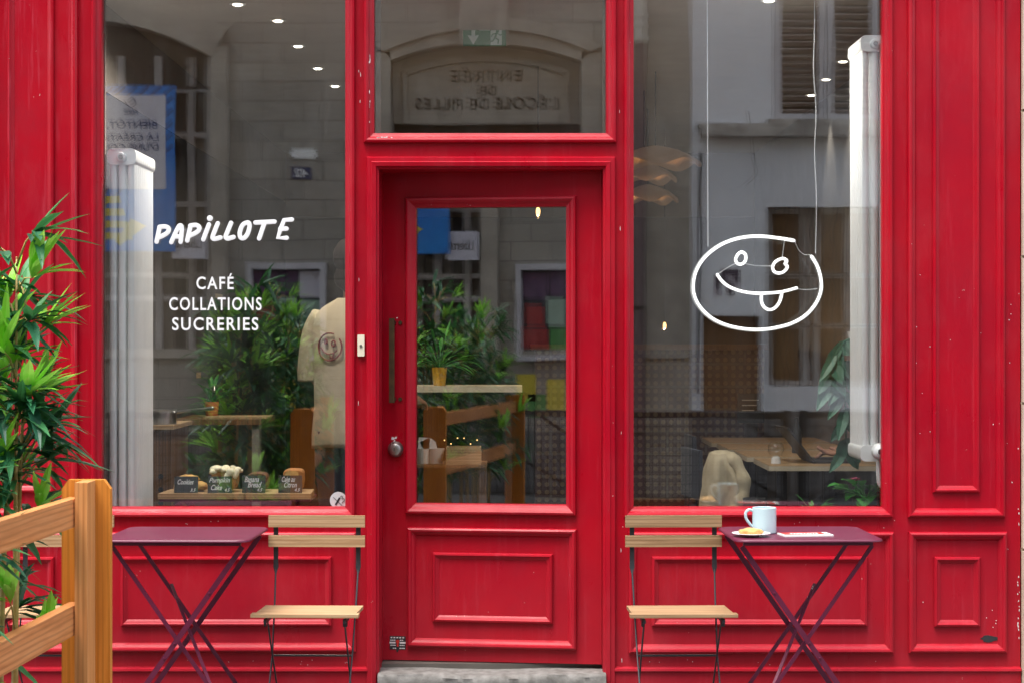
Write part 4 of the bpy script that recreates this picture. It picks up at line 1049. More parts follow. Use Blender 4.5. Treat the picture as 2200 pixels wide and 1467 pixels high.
for q, w_ in (([(1068, 71), (1064, 82)], .006), ([(1067, 72), (1058, 75), (1056, 80)], .003), ([(1068, 72), (1074, 77), (1079, 75)], .003), ([(1064, 82), (1071, 87), (1070, 95)], .0038), ([(1064, 82), (1059, 89), (1051, 91)], .0038)): limb(q, w_)
b.build('running_figure', None, t)

# neon face hanging in the right window
NY = .16
t = thing('neon_sign', 'white neon line face with tongue out and a bitten edge, hanging in the right pane', 'neon sign', (0, 0, 0))
NK = 5.644
def NP(*pts): return [at(1480 + x / NK, 480 + y / NK, NY) for x, y in pts]
outer = [(1270, 213), (1100, 185), (900, 163), (700, 168), (500, 215), (330, 300), (180, 430), (85, 590), (52, 760), (75, 900), (150, 1030), (280, 1150), (450, 1230), (650, 1275), (850, 1287), (1050, 1265), (1250, 1210), (1420, 1110), (1540, 970), (1600, 820), (1600, 680), (1560, 530), (1487, 405)]
b = MB(); nr = .0064
b.tube(smooth_line(NP(*outer), 4), nr, 10, 'round')
b.tube(smooth_line(NP((630, 352), (590, 385), (567, 440), (585, 485), (625, 500), (668, 480), (692, 430), (685, 380), (655, 355)), 4, True), nr, 10, closed=True)
b.tube(smooth_line(NP((1130, 430), (1060, 460), (1018, 520), (1030, 580), (1080, 606), (1140, 595), (1188, 550), (1190, 515), (1166, 490), (1188, 462), (1170, 438)), 4, True), nr, 10, closed=True)
b.tube(smooth_line(NP((345, 625), (400, 700), (480, 765), (600, 815), (750, 845), (900, 850), (1080, 838), (1200, 815), (1305, 785)), 4), nr, 10, 'round')
b.tube(smooth_line(NP((883, 850), (878, 930), (900, 1000), (945, 1040), (990, 1048), (1040, 1030), (1085, 980), (1115, 910), (1128, 845)), 4), nr, 10, 'round')
b.build('tube', 'neon', t, smooth=True)
cxn, cyn = 830, 720
bp_ = [(cxn + (x - cxn) * 1.035, cyn + (y - cyn) * 1.04) for x, y in outer] + [(1440, 385), (1380, 365), (1330, 310), (1300, 240)]
pl = [(p.x, p.z) for p in smooth_line(NP(*bp_), 3, True)]
MB().prism(pl, NY + .012, NY + .017).build('backing', 'clear', t)
b = MB()
rim = smooth_line(NP(*bp_), 3, True); b.tube([p + Vector((0, .0145, 0)) for p in rim], .0014, 5, closed=True)
for q in ([(350, 620), (460, 545), (560, 490)], [(690, 490), (820, 515), (1000, 520)], [(1310, 795), (1420, 805), (1560, 795)], [(1135, 420), (1145, 330), (1160, 215)]): b.tube([p + Vector((0, .006, 0)) for p in smooth_line(NP(*q), 4)], .0016, 5)
b.build('wire', 'white_paint', t)
g = random.Random(4)
for pxs in ([(1519, -60), (1520, 200), (1521, 530)], [(1749, -60), (1750, 60), (1748, 150), (1753, 240), (1750, 330), (1754, 430), (1752, 545)]):
    b = MB(); b.tube(smooth_line([at(x, y, NY + .014) for x, y in pxs], 6), .0021, 6); b.build('cord', 'white_paint', t)

# cake display behind the left pane
YD = .36
t = thing('display_table', 'plum folding table with cakes on a board behind the left pane', 'table', (fx(513, YD), YD, 0))
dzT = .800
MB().box(-.33, .33, -.13, .15, dzT, dzT + .012).build('tabletop', 'plum', t, local=True, bevel=.003)
for s_ in (-1, 1):
    for y in (-.11, .12): MB().bar((s_ * .26, y + (.012 if s_ > 0 else 0), dzT), (-s_ * .24, y + (.012 if s_ > 0 else 0), FLZ), .028, .010).build('leg', 'plum', t, local=True)
BZ = dzT + .0125
b = MB(); poly = [(-.325, 0), (.325, 0), (.325, .026), (-.325, .026)]
for xa, xb in ((-.335, .045), (.048, .335)): b.loft([[(x, y, z) for x, y in ((xa, -.135), (xb, -.135), (xb - .012 * (xb > .2), .12), (xa + .012 * (xa < -.2), .12))] for z in (0, .024)])
o = b.build('serving_board', 'board', None, bevel=.002); o.location = (fx(513, YD), YD, BZ); tag(o, 'pale wooden serving board under the four chalked cards', 'board')
SZ = BZ + .0245
def slate(px0, px1, py0, py1, lines, label):
    Y = YD - .118; t = thing('price_card', label, 'price card', (fx((px0 + px1) / 2, Y), Y, SZ), 0, 'slate price cards in the window')
    k = (D + Y) / F; wd = (px1 - px0) * k; ht = (py1 - py0) * k; M = Matrix.Rotation(R(-7), 4, 'X')
    MB().box(-wd / 2, wd / 2, -.002, .002, 0.001, ht, M).build('slate', 'slate', t, local=True)
    b = MB()
    for txt, u0, u1, v0, v1 in lines: b.text(txt, M @ Matrix.Translation((0, -.0021, 0)), -wd / 2 + wd * u0, -wd / 2 + wd * u1, ht * v0, ht * v1, depth=.0006, shear=.35, bold=.012)
    b.build('chalk_writing', 'chalk', t, local=True)
slate(374, 425, 1006, 1042, (('Cookies', .14, .82, .52, .82), ('3.5', .68, .92, .10, .28)), 'slate card chalked Cookies, leftmost on the board')
slate(446, 498, 1006, 1042, (('Pumpkin', .06, .92, .55, .92), ('Cake', .14, .60, .18, .50), ('4.5', .70, .92, .10, .28)), 'slate card chalked Pumpkin Cake, in front of the frosted loaf')
slate(520, 570, 998, 1036, (('Banana', .10, .72, .62, .94), ('Bread', .24, .84, .32, .64), ('4.5', .64, .88, .10, .28)), 'slate card chalked Banana Bread, in front of the dark loaf')
slate(598, 649, 998, 1036, (('Cake au', .14, .70, .64, .94), ('Citron', .24, .78, .32, .62), ('4.5', .68, .92, .10, .28)), 'slate card chalked Cake au Citron, rightmost on the board')
def place(o, px, Y, z, label, cat, group=None):
    o.location = (fx(px, Y), Y, z); return tag(o, label, cat, group)
for k, (px, dy, dzz, lb) in enumerate(((395, .0, .0, 'golden cookie at the left of the small pile behind its card'), (425, .02, .0, 'golden cookie showing at the right behind the Cookies card'), (405, .01, .030, 'golden cookie on top of the small pile behind its card'))):
    o = MB().blob((0, 0, .02), (.046, .046, .022), 20, 10, .3, 8, k).build('cookie', 'cookie', None, smooth=True); place(o, px, YD - .03 + dy, SZ + dzz - .001 + .004, lb, 'cookie', 'cookies on the board')
def loaf(wd, dp, ht, m, name, round_=.6):
    b = MB(); rings = []
    for y in (-dp / 2, -dp / 2 + .008, 0, dp / 2 - .008, dp / 2):
        s_ = .94 if abs(abs(y) - dp / 2) < .001 else 1.0; r_ = []
        for k in range(20):
            a = 2 * pi * k / 20; ca, sa = cos(a), sin(a); x = wd / 2 * abs(ca) ** .55 * (1 if ca > 0 else -1); z = ht / 2 + ht / 2 * abs(sa) ** round_ * (1 if sa > 0 else -1)
            if z < ht * .5: x *= .86 + .28 * z / ht
            r_.append((x * s_, y, z * s_ + .002))
        rings.append(r_)
    b.loft(rings); return b
t = thing('pumpkin_cake', 'loaf cake under thick cream frosting behind its slate card', 'cake', (fx(484, YD), YD, SZ))
loaf(.115, .10, .088, 'crust_dark', 'loaf').build('loaf', 'crust', t, smooth=45, local=True)
b = MB(); g = random.Random(8)
for k in range(26): b.blob((g.uniform(-.058, .058), g.uniform(-.05, .05), .092 + g.uniform(-.006, .014) - .15 * 0), (g.uniform(.014, .024), g.uniform(.014, .02), g.uniform(.009, .014)), 10, 7, .3, 7, k)
for k in range(7): b.blob((g.uniform(.0, .062), -.052, .078 + g.uniform(-.018, .01)), (.013, .008, .017), 9, 7, .3, 7, k)
b.build('frosting', 'frosting', t, smooth=True, local=True)
o = loaf(.092, .09, .082, 'crust_dark', 'loaf').build('banana_bread', 'crust_dark', None, smooth=45); place(o, 555, YD, SZ, 'dark brown banana loaf behind the third slate card', 'cake')
t = thing('lemon_cake', 'cut lemon loaf with yellow crumb behind the rightmost slate card', 'cake', (fx(632, YD), YD, SZ))
loaf(.090, .085, .098, 'crust', 'loaf', .35).build('loaf', 'crust', t, smooth=45, local=True)
MB().prism(rrect(-.036, .024, .012, .092, .014, 4), -.0455, -.0405).build('crumb', 'crumb', t, local=True)

# counter and things on the left side of the room
t = thing('wood_counter', 'brown wooden counter with round drilled holes behind the left radiator', 'counter', (0, 0, 0)); CY = 1.15
b = MB().box(-1.82, fx(372, CY), CY, CY + .55, fz(922, CY) , fz(913, CY)); b.build('top', 'table_wood', t)
b = MB(); b.box(-1.82, fx(366, CY), CY + .02, CY + .50, FLZ, fz(922.5, CY)); b.build('carcass', 'shelf_wood', t)
b = MB()
for k in range(11): b.lathe([(0, -.003), (.013, -.003), (.013, .0), (0, .0)], (fx(344, CY), CY + .019, FLZ + .08 + k * .065), 14, 'y')
b.build('drilled_hole', 'ink', t)
def saucepan(px, py, Y, ang, label):
    t = thing('saucepan', label, 'saucepan', (fx(px, Y), Y, fz(py, Y)), R(ang), 'steel saucepans on the counter')
    MB().lathe([(0, .0), (.072, 0), (.078, .006), (.078, .072), (.081, .075), (.075, .075), (.075, .008), (0, .005)], n=28).build('pan', 'steel', t, smooth=40, local=True)
    MB().tube([(.075, 0, .062), (.12, 0, .068), (.27, 0, .085)], [.007, .008, .010], 8, 'round').build('handle', 'steel', t, smooth=True, local=True); return t
saucepan(345, 912.5, CY + .12, -12, 'steel saucepan with long handle at the counter corner by the radiator')
t = thing('worktop', 'dark worktop with a thick edge inside the cafe, under the wicker mat', 'worktop', (0, 0, 0)); WY = 2.0
MB().box(fx(372, WY), fx(560, WY), WY, WY + .6, fz(912, WY), fz(900, WY)).build('top', 'shelf_wood', t)
for px in (384, 548): MB().box(fx(px - 8, WY), fx(px + 8, WY), WY + .02, WY + .10, FLZ, fz(912.5, WY)).build('leg', 'wall_mid' if px > 500 else 'shelf_wood', t)
o = MB().box(-.17, .17, -.12, .12, .0005, .010).build('wicker_mat', 'wicker', None, bevel=.003); place(o, 512, WY + .16, fz(900, WY), 'woven wicker mat on the dark worktop', 'mat')
t = thing('tap', 'curved steel tap rising from the worktop', 'tap', (fx(432, WY), WY + .3, fz(900, WY)))
MB().tube(smooth_line([(0, 0, 0), (0, 0, .10), (.008, 0, .155), (.026, -.03, .165), (.03, -.06, .14)], 5), .0085, 8).build('spout', 'steel', t, smooth=True, local=True); MB().lathe([(0, 0), (.022, 0), (.020, .012), (0, .014)], n=16).build('base', 'steel', t, local=True)

def pot_plant(name, label, loc, pr, ph, m_pot, n, ln, wd, m_leaf, seed, spread=1.0, cat='plant', up=.9):
    g = random.Random(seed); t = thing(name, label, cat, loc)
    MB().lathe([(0, 0), (pr * .72, 0), (pr * .78, .004), (pr, ph), (pr * .90, ph), (pr * .86, ph * .85), (0, ph * .85)], n=26).build('pot', m_pot, t, smooth=40, local=True)
    b = MB(); st_ = MB()
    for k in range(n):
        a = g.uniform(0, 2 * pi); el = g.uniform(.15, 1.4) * up; d = Vector((cos(a) * cos(el), sin(a) * cos(el), sin(el))); s0 = Vector((0, 0, ph * .84)); tip = s0 + d * ln * g.uniform(.3, 1.0) * spread
        st_.tube([s0, s0.lerp(tip, .5) + Vector((0, 0, .01)), tip], .0022, 5); leaf(b, tip, d + Vector((0, 0, -.2)), Vector((0, 0, 1)), ln * g.uniform(.6, 1.0), wd * g.uniform(.7, 1.1), g.uniform(.1, .6))
    b.build('foliage', m_leaf, t, local=True); st_.build('stem', m_leaf, t, local=True); return t
pot_plant('pot_plant', 'strappy green plant in an orange pot on the worktop', (fx(455, WY + .25), WY + .25, fz(900, WY)), .040, .085, 'terracotta', 22, .12, .022, 'leaf_pot', 5)
# shelf of glasses high on the left
HY = 3.6
o = thing('wall_shelf', 'pale shelf stacked with cups and plates, left behind the CAFÉ lettering', 'shelf', (0, 0, 0))
MB().box(-1.829, fx(415, HY), HY, HY + .28, fz(640, HY), fz(631, HY)).build('board', 'table_edge', o)
g = random.Random(2)
for k in range(4):
    t = MB(); zc = .0; r = .045
    t.lathe([(0, 0), (.026, 0), (.038, .02), (.045, .09), (.043, .09), (.036, .022), (0, .006)], n=18)
    o = t.build('glass_cup', 'globe', None, smooth=40); place(o, 336 + k * 14, HY + .06 + .07 * (k % 2), fz(631, HY) + .001, ('clear glass cup at the left end of the wall shelf', 'second clear glass cup along the wall shelf', 'third clear glass cup along the wall shelf', 'clear glass cup beside the plate stack')[k], 'cup', 'glass cups on the shelf')
for k in range(6):
    o = MB().lathe([(0, 0), (.04, 0), (.085, .010), (.085, .013), (.04, .004), (0, .004)], n=24).build('plate', 'porcelain', None, smooth=40)
    place(o, 398, HY + .13, fz(631, HY) + .001 + k * .0165, ('plate at the bottom of the shelf stack', 'second plate from the bottom of the shelf stack', 'third plate from the bottom of the shelf stack', 'third plate from the top of the shelf stack', 'second plate from the top of the shelf stack', 'topmost plate of the shelf stack')[k], 'plate', 'stacked plates on the shelf')
t = thing('spice_rack', 'small wooden rack with jars against the left room wall', 'rack', (0, 0, 0)); RY = 2.9
MB().box(-1.829, fx(412, RY), RY, RY + .16, fz(812, RY), fz(800, RY)).build('shelf', 'table_wood', t)
for k in range(4): MB().lathe([(0, 0), (.024, 0), (.026, .004), (.026, .055), (.020, .062), (.020, .075), (0, .075)], (fx(340 + k * 19, RY), RY + .08, fz(800, RY)), 14).build('jar', ('pot_dark', 'porcelain', 'terracotta', 'globe')[k], t, smooth=40)

# bar shelf, wooden box and paper cups seen through the door
t = thing('bar_shelf', 'pale wooden bar shelf seen through the door pane', 'shelf', (0, 0, 0)); DY = 2.2
MB().box(fx(840, DY), fx(1122, DY), DY, DY + .34, fz(842, DY), fz(829, DY)).build('board', 'table_edge', t)
for px in (868, 1092): MB().box(fx(px, DY) - .02, fx(px, DY) + .02, DY + .1, DY + .14, FLZ, fz(842.5, DY)).build('leg', 'black_metal', t)
pot_plant('pot_plant', 'leafy green plant in a yellow pot on the bar shelf', (fx(944, DY + .12), DY + .12, fz(829, DY)), .042, .10, 'pot_yellow', 40, .17, .022, 'leaf_pot', 9, 1.1)
t = thing('door_shelf', 'low brown shelf carrying the wooden box, inside the door', 'shelf', (0, 0, 0)); QY = 1.3
MB().box(fx(850, QY), fx(1045, QY), QY, QY + .34, fz(1004, QY), fz(998, QY)).build('board', 'shelf_wood', t)
for px in (860, 1036): MB().box(fx(px, QY) - .018, fx(px, QY) + .018, QY + .05, QY + .30, FLZ, fz(1004.5, QY)).build('leg', 'shelf_wood', t)
b = MB(); x0, x1, z0, z1 = fx(958, QY), fx(1033, QY), fz(998, QY) + .001, fz(961, QY)
b.box(x0, x1, QY + .02, QY + .03, z0, z1).box(x0, x1, QY + .17, QY + .18, z0, z1).box(x0, x0 + .008, QY + .0305, QY + .1695, z0, z1).box(x1 - .008, x1, QY + .0305, QY + .1695, z0, z1).box(x0 + .0085, x1 - .0085, QY + .0305, QY + .1695, z0, z0 + .008)
tag(b.build('wooden_box', 'board'), 'open pale wooden box on the low shelf behind the door pane', 'box')
def paper_cup(px, lean, label):
    t = thing('napkin_holder', label, 'holder', (fx(px, QY + .10), QY + .10, fz(998, QY) + .001), 0, 'napkin holders on the door shelf')
    MB().lathe([(0, 0), (.034, 0), (.044, .075), (.040, .075), (.031, .004), (0, .004)], n=20).build('cup', 'pipe_white', t, smooth=40, local=True)
    b = MB()
    for k in range(5): b.box(-.028, .028, -.012 + k * .006, -.010 + k * .006, .008, .13 - k * .006, Matrix.Rotation(R(lean + k * 2), 4, 'Y'))
    b.build('napkin', 'paper', t, local=True)
paper_cup(908, 4, 'pale cup of paper napkins at the left edge of the door pane'); paper_cup(936, -24, 'pale cup of leaning paper napkins next to the wooden box')

# counter of perforated bricks
KY = 4.6
t = thing('brick_counter', 'counter front of dark perforated bricks at the back of the room', 'counter', (0, 0, 0))
MB().box(fx(1150, KY), fx(1642, KY), KY, KY + .45, FLZ, fz(752, KY)).build('front', 'perf', t)
MB().box(fx(1140, KY), fx(1648, KY), KY - .05, KY + .5, fz(752, KY) + .001, fz(740, KY)).build('top', 'shelf_wood', t)
t = thing('menu_board', 'small black chalk board leaning on the brick counter', 'menu board', (0, 0, 0)); b = MB(); b.box(fx(1585, 4.2), fx(1642, 4.2), 4.2, 4.22, fz(908, 4.2), fz(845, 4.2)); b.build('slate', 'slate', t)
b = MB()
for k in range(3): b.box(fx(1594, 4.2), fx(1630 - 5 * k, 4.2), 4.196, 4.1995, fz(860 + k * 11, 4.2), fz(858 + k * 11, 4.2))
b.build('chalk_line', 'chalk', t); MB().box(fx(1600, 4.2), fx(1628, 4.2), 4.205, 4.215, FLZ, fz(908.5, 4.2)).build('stand', 'black_metal', t)
# row of tables along the right wall
def cafe_table(loc, label):
    t = thing('cafe_table', label, 'table', loc, 0, 'plywood tables in a row'); H = .765
    MB().use('table_edge').box(-.34, .42, -.30, .30, H - .028, H - .004).use('table_wood').box(-.338, .418, -.298, .298, H - .004, H).build('tabletop', None, t, local=True)
    MB().box(-.02, .04, -.03, .03, .02, H - .029).build('pedestal', 'black_metal', t, local=True); MB().box(-.2, .22, -.2, .2, 0, .019).build('foot', 'black_metal', t, local=True)
    return t
TX = fx(1790, 1.55)
ct = cafe_table((TX, 1.75, FLZ), 'plywood cafe table nearest the right pane, under the laptop')
for k, lb in enumerate(('second plywood table from the right pane', 'third plywood table from the right pane', 'farthest plywood table from the right pane')):
    dup(ct, (TX - .02 * (k + 1), 1.75 + .72 * (k + 1), FLZ), 0, lb)
TTZ = FLZ + .7655
t = thing('laptop', 'dark open laptop on the nearest plywood table, seen from the side', 'laptop', (fx(1732, 1.75) + .115, 1.75, TTZ), R(93))
MB().box(-.16, .16, -.11, .11, .001, .014).build('base', 'screen', t, local=True, bevel=.003)
MB().box(-.16, .16, -.004, .004, 0, .215, Matrix.Translation((0, .112, .012)) @ Matrix.Rotation(R(-38), 4, 'X')).build('lid', 'screen', t, local=True, bevel=.002)
o = MB().lathe([(0, 0), (.026, 0), (.028, .004), (.028, .12), (.012, .16), (.011, .20), (0, .20)], n=18).build('bottle', 'pot_dark', None, smooth=40); o.location = (fx(1712, 2.5), 2.5, TTZ); tag(o, 'dark slim bottle standing on the second plywood table', 'bottle')
t = thing('globe_lamp', 'clear glass globe lamp on the nearest table edge', 'lamp', (fx(1667, 1.6), 1.6, TTZ)); MB().blob((0, 0, .075), .042, 20, 12).build('globe', 'globe', t, smooth=True, local=True); MB().lathe([(0, 0), (.026, 0), (.022, .03), (.012, .036), (0, .036)], n=16).build('base', 'porcelain', t, local=True)

def cafe_chair(loc, rz, label):
    t = thing('cafe_chair', label, 'chair', loc, rz, 'dark cafe chairs indoors')
    MB().loft([[(x, y, .44 + z) for x, y in rrect(-.20, .20, -.20, .20, .05, 4)] for z in (0, .018)]).build('seat', 'trousers', t, local=True)
    b = MB(); b.loft([[(x, .19 + .03 * (1 - (x / .2) ** 2) + o_, z) for x, o_, z in [(u, o2, zz) for u in (-.19, -.1, 0, .1, .19) for o2, zz in ((0, 0),)]] for o_ in (0, .012) for z in (.62,)]) if False else b.box(-.19, .19, .195, .213, .62, .86); b.build('backrest', 'trousers', t, local=True, bevel=.006)
    for sx in (-1, 1):
        MB().tube([(sx * .18, -.18, 0), (sx * .17, -.17, .44)], .012, 8).build('leg', 'black_metal', t, local=True); MB().tube([(sx * .18, .20, 0), (sx * .17, .18, .44), (sx * .17, .203, .84)], .012, 8).build('leg', 'black_metal', t, local=True)
    return t
c1 = cafe_chair((fx(1575, 1.25), 1.30, FLZ), R(98), 'dark cafe chair with the khaki jacket hung over it')
c2 = dup(c1, (fx(1560, 2.6), 2.6, FLZ), R(92), 'dark cafe chair beside the second plywood table, behind the jacket')
# khaki jacket over the chair back
t = thing('jacket', 'khaki cotton jacket draped over a chair back behind the right pane', 'jacket', (0, 0, 0)); g = random.Random(6)
JY = .95; rings = []
prof = [(968, 1535, 1562, .02), (972, 1524, 1574, .05), (985, 1519, 1582, .07), (1005, 1513, 1588, .085), (1030, 1509, 1598, .095), (1055, 1505, 1606, .10), (1075, 1502, 1600, .10), (1096, 1500, 1592, .10), (1125, 1503, 1585, .10)]
nn = 72
prof2 = []
for (a0, a1, a2, a3), (b0, b1_, b2_, b3) in zip(prof, prof[1:]):
    for q in range(4): u = q / 4; prof2.append((a0 + (b0 - a0) * u, a1 + (b1_ - a1) * u, a2 + (b2_ - a2) * u, a3 + (b3 - a3) * u))
prof = prof2 + [prof[-1]]
for py, a, c, dpt in prof:
    xc, hw, z = fx((a + c) / 2, JY), (fx(c, JY) - fx(a, JY)) / 2, fz(py, JY); r_ = []
    for k in range(nn):
        th = 2 * pi * k / nn; fold = 1 + (.13 * sin(5 * th + py * .012) + .08 * sin(9 * th + 1 - py * .02)) * min(1, (py - 960) / 60)
        low = min(1, max(0, (py - 966) / 40)); f2 = 1 + low * (.10 * mnoise.noise(Vector((cos(th) * 3 + py * .010, sin(th) * 3, py * .006))) + .07 * mnoise.noise(Vector((cos(th) * 8 - py * .02, sin(th) * 8, py * .012))))
        r_.append((xc + hw * cos(th) * f2, JY + dpt * sin(th) * fold * f2, z + .004 * sin(4 * th)))
    rings.append(r_)
MB().loft(rings).build('body', 'khaki', t, smooth=True)
pts = smooth_line([at(1572, 985, JY - .04), at(1590, 1012, JY - .07), at(1598, 1050, JY - .085), at(1588, 1082, JY - .09), at(1574, 1100, JY - .09)], 4)
MB().tube(pts, [.034 + .006 * sin(k * 1.3) for k in range(len(pts))], 14, 'round').build('sleeve', 'khaki', t, smooth=True)
# pots on the ledge behind the right pane
pot_plant('pot_plant', 'round leafed plant in a charcoal pot in the right corner of the pane', (fx(1862, .30), .30, .686), .066, .13, 'pot_dark', 26, .115, .075, 'leaf_pot', 12, 1.05, up=.62)
pot_plant('pot_plant', 'small feathery green plant low in the right pane', (fx(1748, .30), .30, .686), .035, .05, 'terracotta', 46, .075, .017, 'leaf_pot', 14, 1.0, up=.7)
t = thing('flower', 'pink flower on a short stem between the pot and the radiator', 'flower', (fx(1838, .34), .34, .686)); MB().tube([(0, 0, 0), (.002, 0, .2)], .003, 6).build('stem', 'leaf_pot', t, local=True)
b = MB()
for k in range(12): leaf(b, Vector((0, 0, .195)), Vector((cos(k * 2.4), sin(k * 2.4), .5 + .05 * k)), Vector((0, 0, 1)), .035, .018, .2)
b.build('petals', 'flower', t, local=True)
o = MB().lathe([(0, 0), (.038, 0), (.046, .01), (.050, .125), (.046, .125), (.042, .012), (0, .008)], n=26).build('water_jug', 'pot_dark', None, smooth=40); o.location = (fx(1620, .30), .30, .686); tag(o, 'dark grey jug on the ledge behind the pale blue mug', 'jug')
# trailing plant
t = thing('trailing_plant', 'striped leaf plant trailing down beside the right radiator', 'plant', (fx(1838, .85), .85, fz(735, .85)))
g = random.Random(21); b = MB(); s_ = MB()
vine = smooth_line([(0, 0, .02), (-.03, -.02, -.02), (-.055, -.03, -.16), (-.05, -.02, -.34), (-.045, -.01, -.50)], 5); s_.tube(vine, .004, 6)
vine2 = smooth_line([(0, 0, .02), (-.06, -.03, .0), (-.115, -.04, -.10), (-.12, -.03, -.20)], 5); s_.tube(vine2, .004, 6)
for V_, st_ in ((vine, 2), (vine2, 2)):
    for k in range(2, len(V_), st_):
        for q in (-1, 1):
            d = Vector((q * g.uniform(.3, .9), g.uniform(-.5, .1), -g.uniform(.6, 1.1))); leaf(b, V_[k], d, Vector((0, -1, .3)), g.uniform(.10, .16), g.uniform(.045, .065), .1)
b.build('foliage', 'leaf_striped', t, local=True); s_.build('stem', 'leaf_striped', t, local=True)
MB().lathe([(0, 0), (.05, 0), (.07, .11), (.064, .11), (.05, .09), (0, .09)], (.03, 0, -.06), 20).build('pot', 'porcelain', t, smooth=40, local=True)
MB().box(-.06, .28, -.09, .09, -.085, -.062).build('bracket', 'shelf_wood', t, local=True)
# pendants, bulbs and small lamps
def shade(px, py, Y, r, label):
    t = thing('pendant_lamp', label, 'pendant lamp', (fx(px, Y), Y, fz(py, Y)), 0, 'wavy pendant lamps')
    b = MB(); rings = []
    for rr, h in ((.02, .10), (r * .35, .085), (r * .7, .05), (r, 0), (r * .985, -.006), (r * .66, .040), (.02, .085)):
        rings.append([(rr * cos(2 * pi * k / 36), rr * sin(2 * pi * k / 36), h + (.022 * rr / r) * sin(5 * 2 * pi * k / 36) * (rr > r * .5)) for k in range(36)])
    b.loft(rings); b.build('shade', 'lampshade', t, smooth=True, local=True)
    MB().tube([(0, 0, .10), (0, 0, 3.018 - fz(py, Y))], .004, 6).build('cord', 'black_metal', t, local=True); MB().blob((0, 0, .055), .016, 12, 8).build('bulb', 'bulb', t, smooth=True, local=True)
    ld = bpy.data.lights.new('pendant_light', 'POINT'); ld.energy = .7; ld.color = (1, .66, .34); ld.shadow_soft_size = .012; l_ = bpy.data.objects.new('pendant_light', ld); COL.objects.link(l_); l_.parent = t; l_.location = (0, 0, .035)
shade(1408, 352, 2.6, .26, 'wavy lit pendant lamp, largest and highest of the three by the pane edge'); shade(1384, 386, 3.4, .20, 'wavy lit pendant lamp, middle of the three by the pane edge'); shade(1392, 430, 4.3, .20, 'wavy lit pendant lamp, lowest of the three by the pane edge')
def bulb(px, py, Y, label, e=.7):
    t = thing('filament_bulb', label, 'bulb', (fx(px, Y), Y, fz(py, Y)), 0, 'bare warm bulbs'); MB().blob((0, 0, 0), (.012, .012, .026), 12, 8).build('glass', 'bulb', t, smooth=True, local=True); MB().tube([(0, 0, .036), (0, 0, 3.018 - fz(py, Y))], .003, 6).build('cord', 'black_metal', t, local=True)
    ld = bpy.data.lights.new('bulb_light', 'POINT'); ld.energy = e; ld.color = (1, .6, .28); ld.shadow_soft_size = .008; l_ = bpy.data.objects.new('bulb_light', ld); COL.objects.link(l_); l_.parent = t; l_.location = (0, 0, -.034)
bulb(1156, 455, 2.4, 'warm bare bulb hanging behind the top of the door pane'); bulb(1428, 700, 5.5, 'warm bare bulb hanging low over the brick counter', .9)
t = thing('fairy_lights', 'string of tiny warm lights along the low shelf behind the door', 'fairy lights', (0, 0, 0)); b = MB(); b2 = MB(); g = random.Random(9); pts = []
for k in range(6):
    p = at(955 + k * 14, 945 + 8 * sin(k * 1.9), QY + .2); pts.append(p); b2.blob(p, .003, 6, 4)
b.tube(smooth_line(pts, 3), .0012, 5); b.build('wire', 'iron', t); b2.build('lights', 'bulb', t)

# ------------------------------------------------------------------ people
def skin_body(nodes, edges, root):
    names = list(nodes); me = bpy.data.meshes.new('body'); me.from_pydata([nodes[n][0] for n in names], [(names.index(a), names.index(c)) for a, c in edges], [])
    o = bpy.data.objects.new('body', me); COL.objects.link(o); md = o.modifiers.new('skin', 'SKIN'); md.use_smooth_shade = True
    for i, n in enumerate(names):
        r = nodes[n][1]; r = r if isinstance(r, tuple) else (r, r); me.skin_vertices[0].data[i].radius = r; me.skin_vertices[0].data[i].use_root = (n == root)
    sb = o.modifiers.new('sub', 'SUBSURF'); sb.levels = 2; sb.render_levels = 2
    dg = bpy.context.evaluated_depsgraph_get(); dg.update(); out = bpy.data.meshes.new_from_object(o.evaluated_get(dg)); bpy.data.objects.remove(o); return out
def mesh_part(me, name, m, parent):
    me.name = name; me.materials.clear(); me.materials.append(MAT[m])
    for p in me.polygons: p.material_index = 0; p.use_smooth = True
    o = bpy.data.objects.new(name, me); COL.objects.link(o); o.parent = parent; return o
def fingers(nodes, edges, wrist, hand, d, side, tag_):
    """palm and five fingers from the wrist along d; side = towards the thumb"""
    d = d.normalized(); side = side.normalized(); up = d.cross(side)
    for k, (off, ln) in enumerate(((.026, .070), (.009, .078), (-.009, .073), (-.026, .058))):
        a = hand + d * .045 + side * off; b1 = a + d * ln * .5 - up * .010 * (1 if True else 0); c_ = a + d * ln * .92 - up * .034
        for nm, p, r in (('a', a, .0105), ('b', b1, .0088), ('c', c_, .0072)): nodes[tag_ + str(k) + nm] = (p, r)
        edges += [(hand_name(tag_), tag_ + str(k) + 'a'), (tag_ + str(k) + 'a', tag_ + str(k) + 'b'), (tag_ + str(k) + 'b', tag_ + str(k) + 'c')]
    a = hand + side * .034 + d * .005; c_ = hand + side * .055 + d * .045 - up * .018
    nodes[tag_ + 't1'] = (a, .0115); nodes[tag_ + 't2'] = (c_, .0085); edges += [(hand_name(tag_), tag_ + 't1'), (tag_ + 't1', tag_ + 't2')]
def hand_name(t_): return t_ + 'hand'
V = Vector
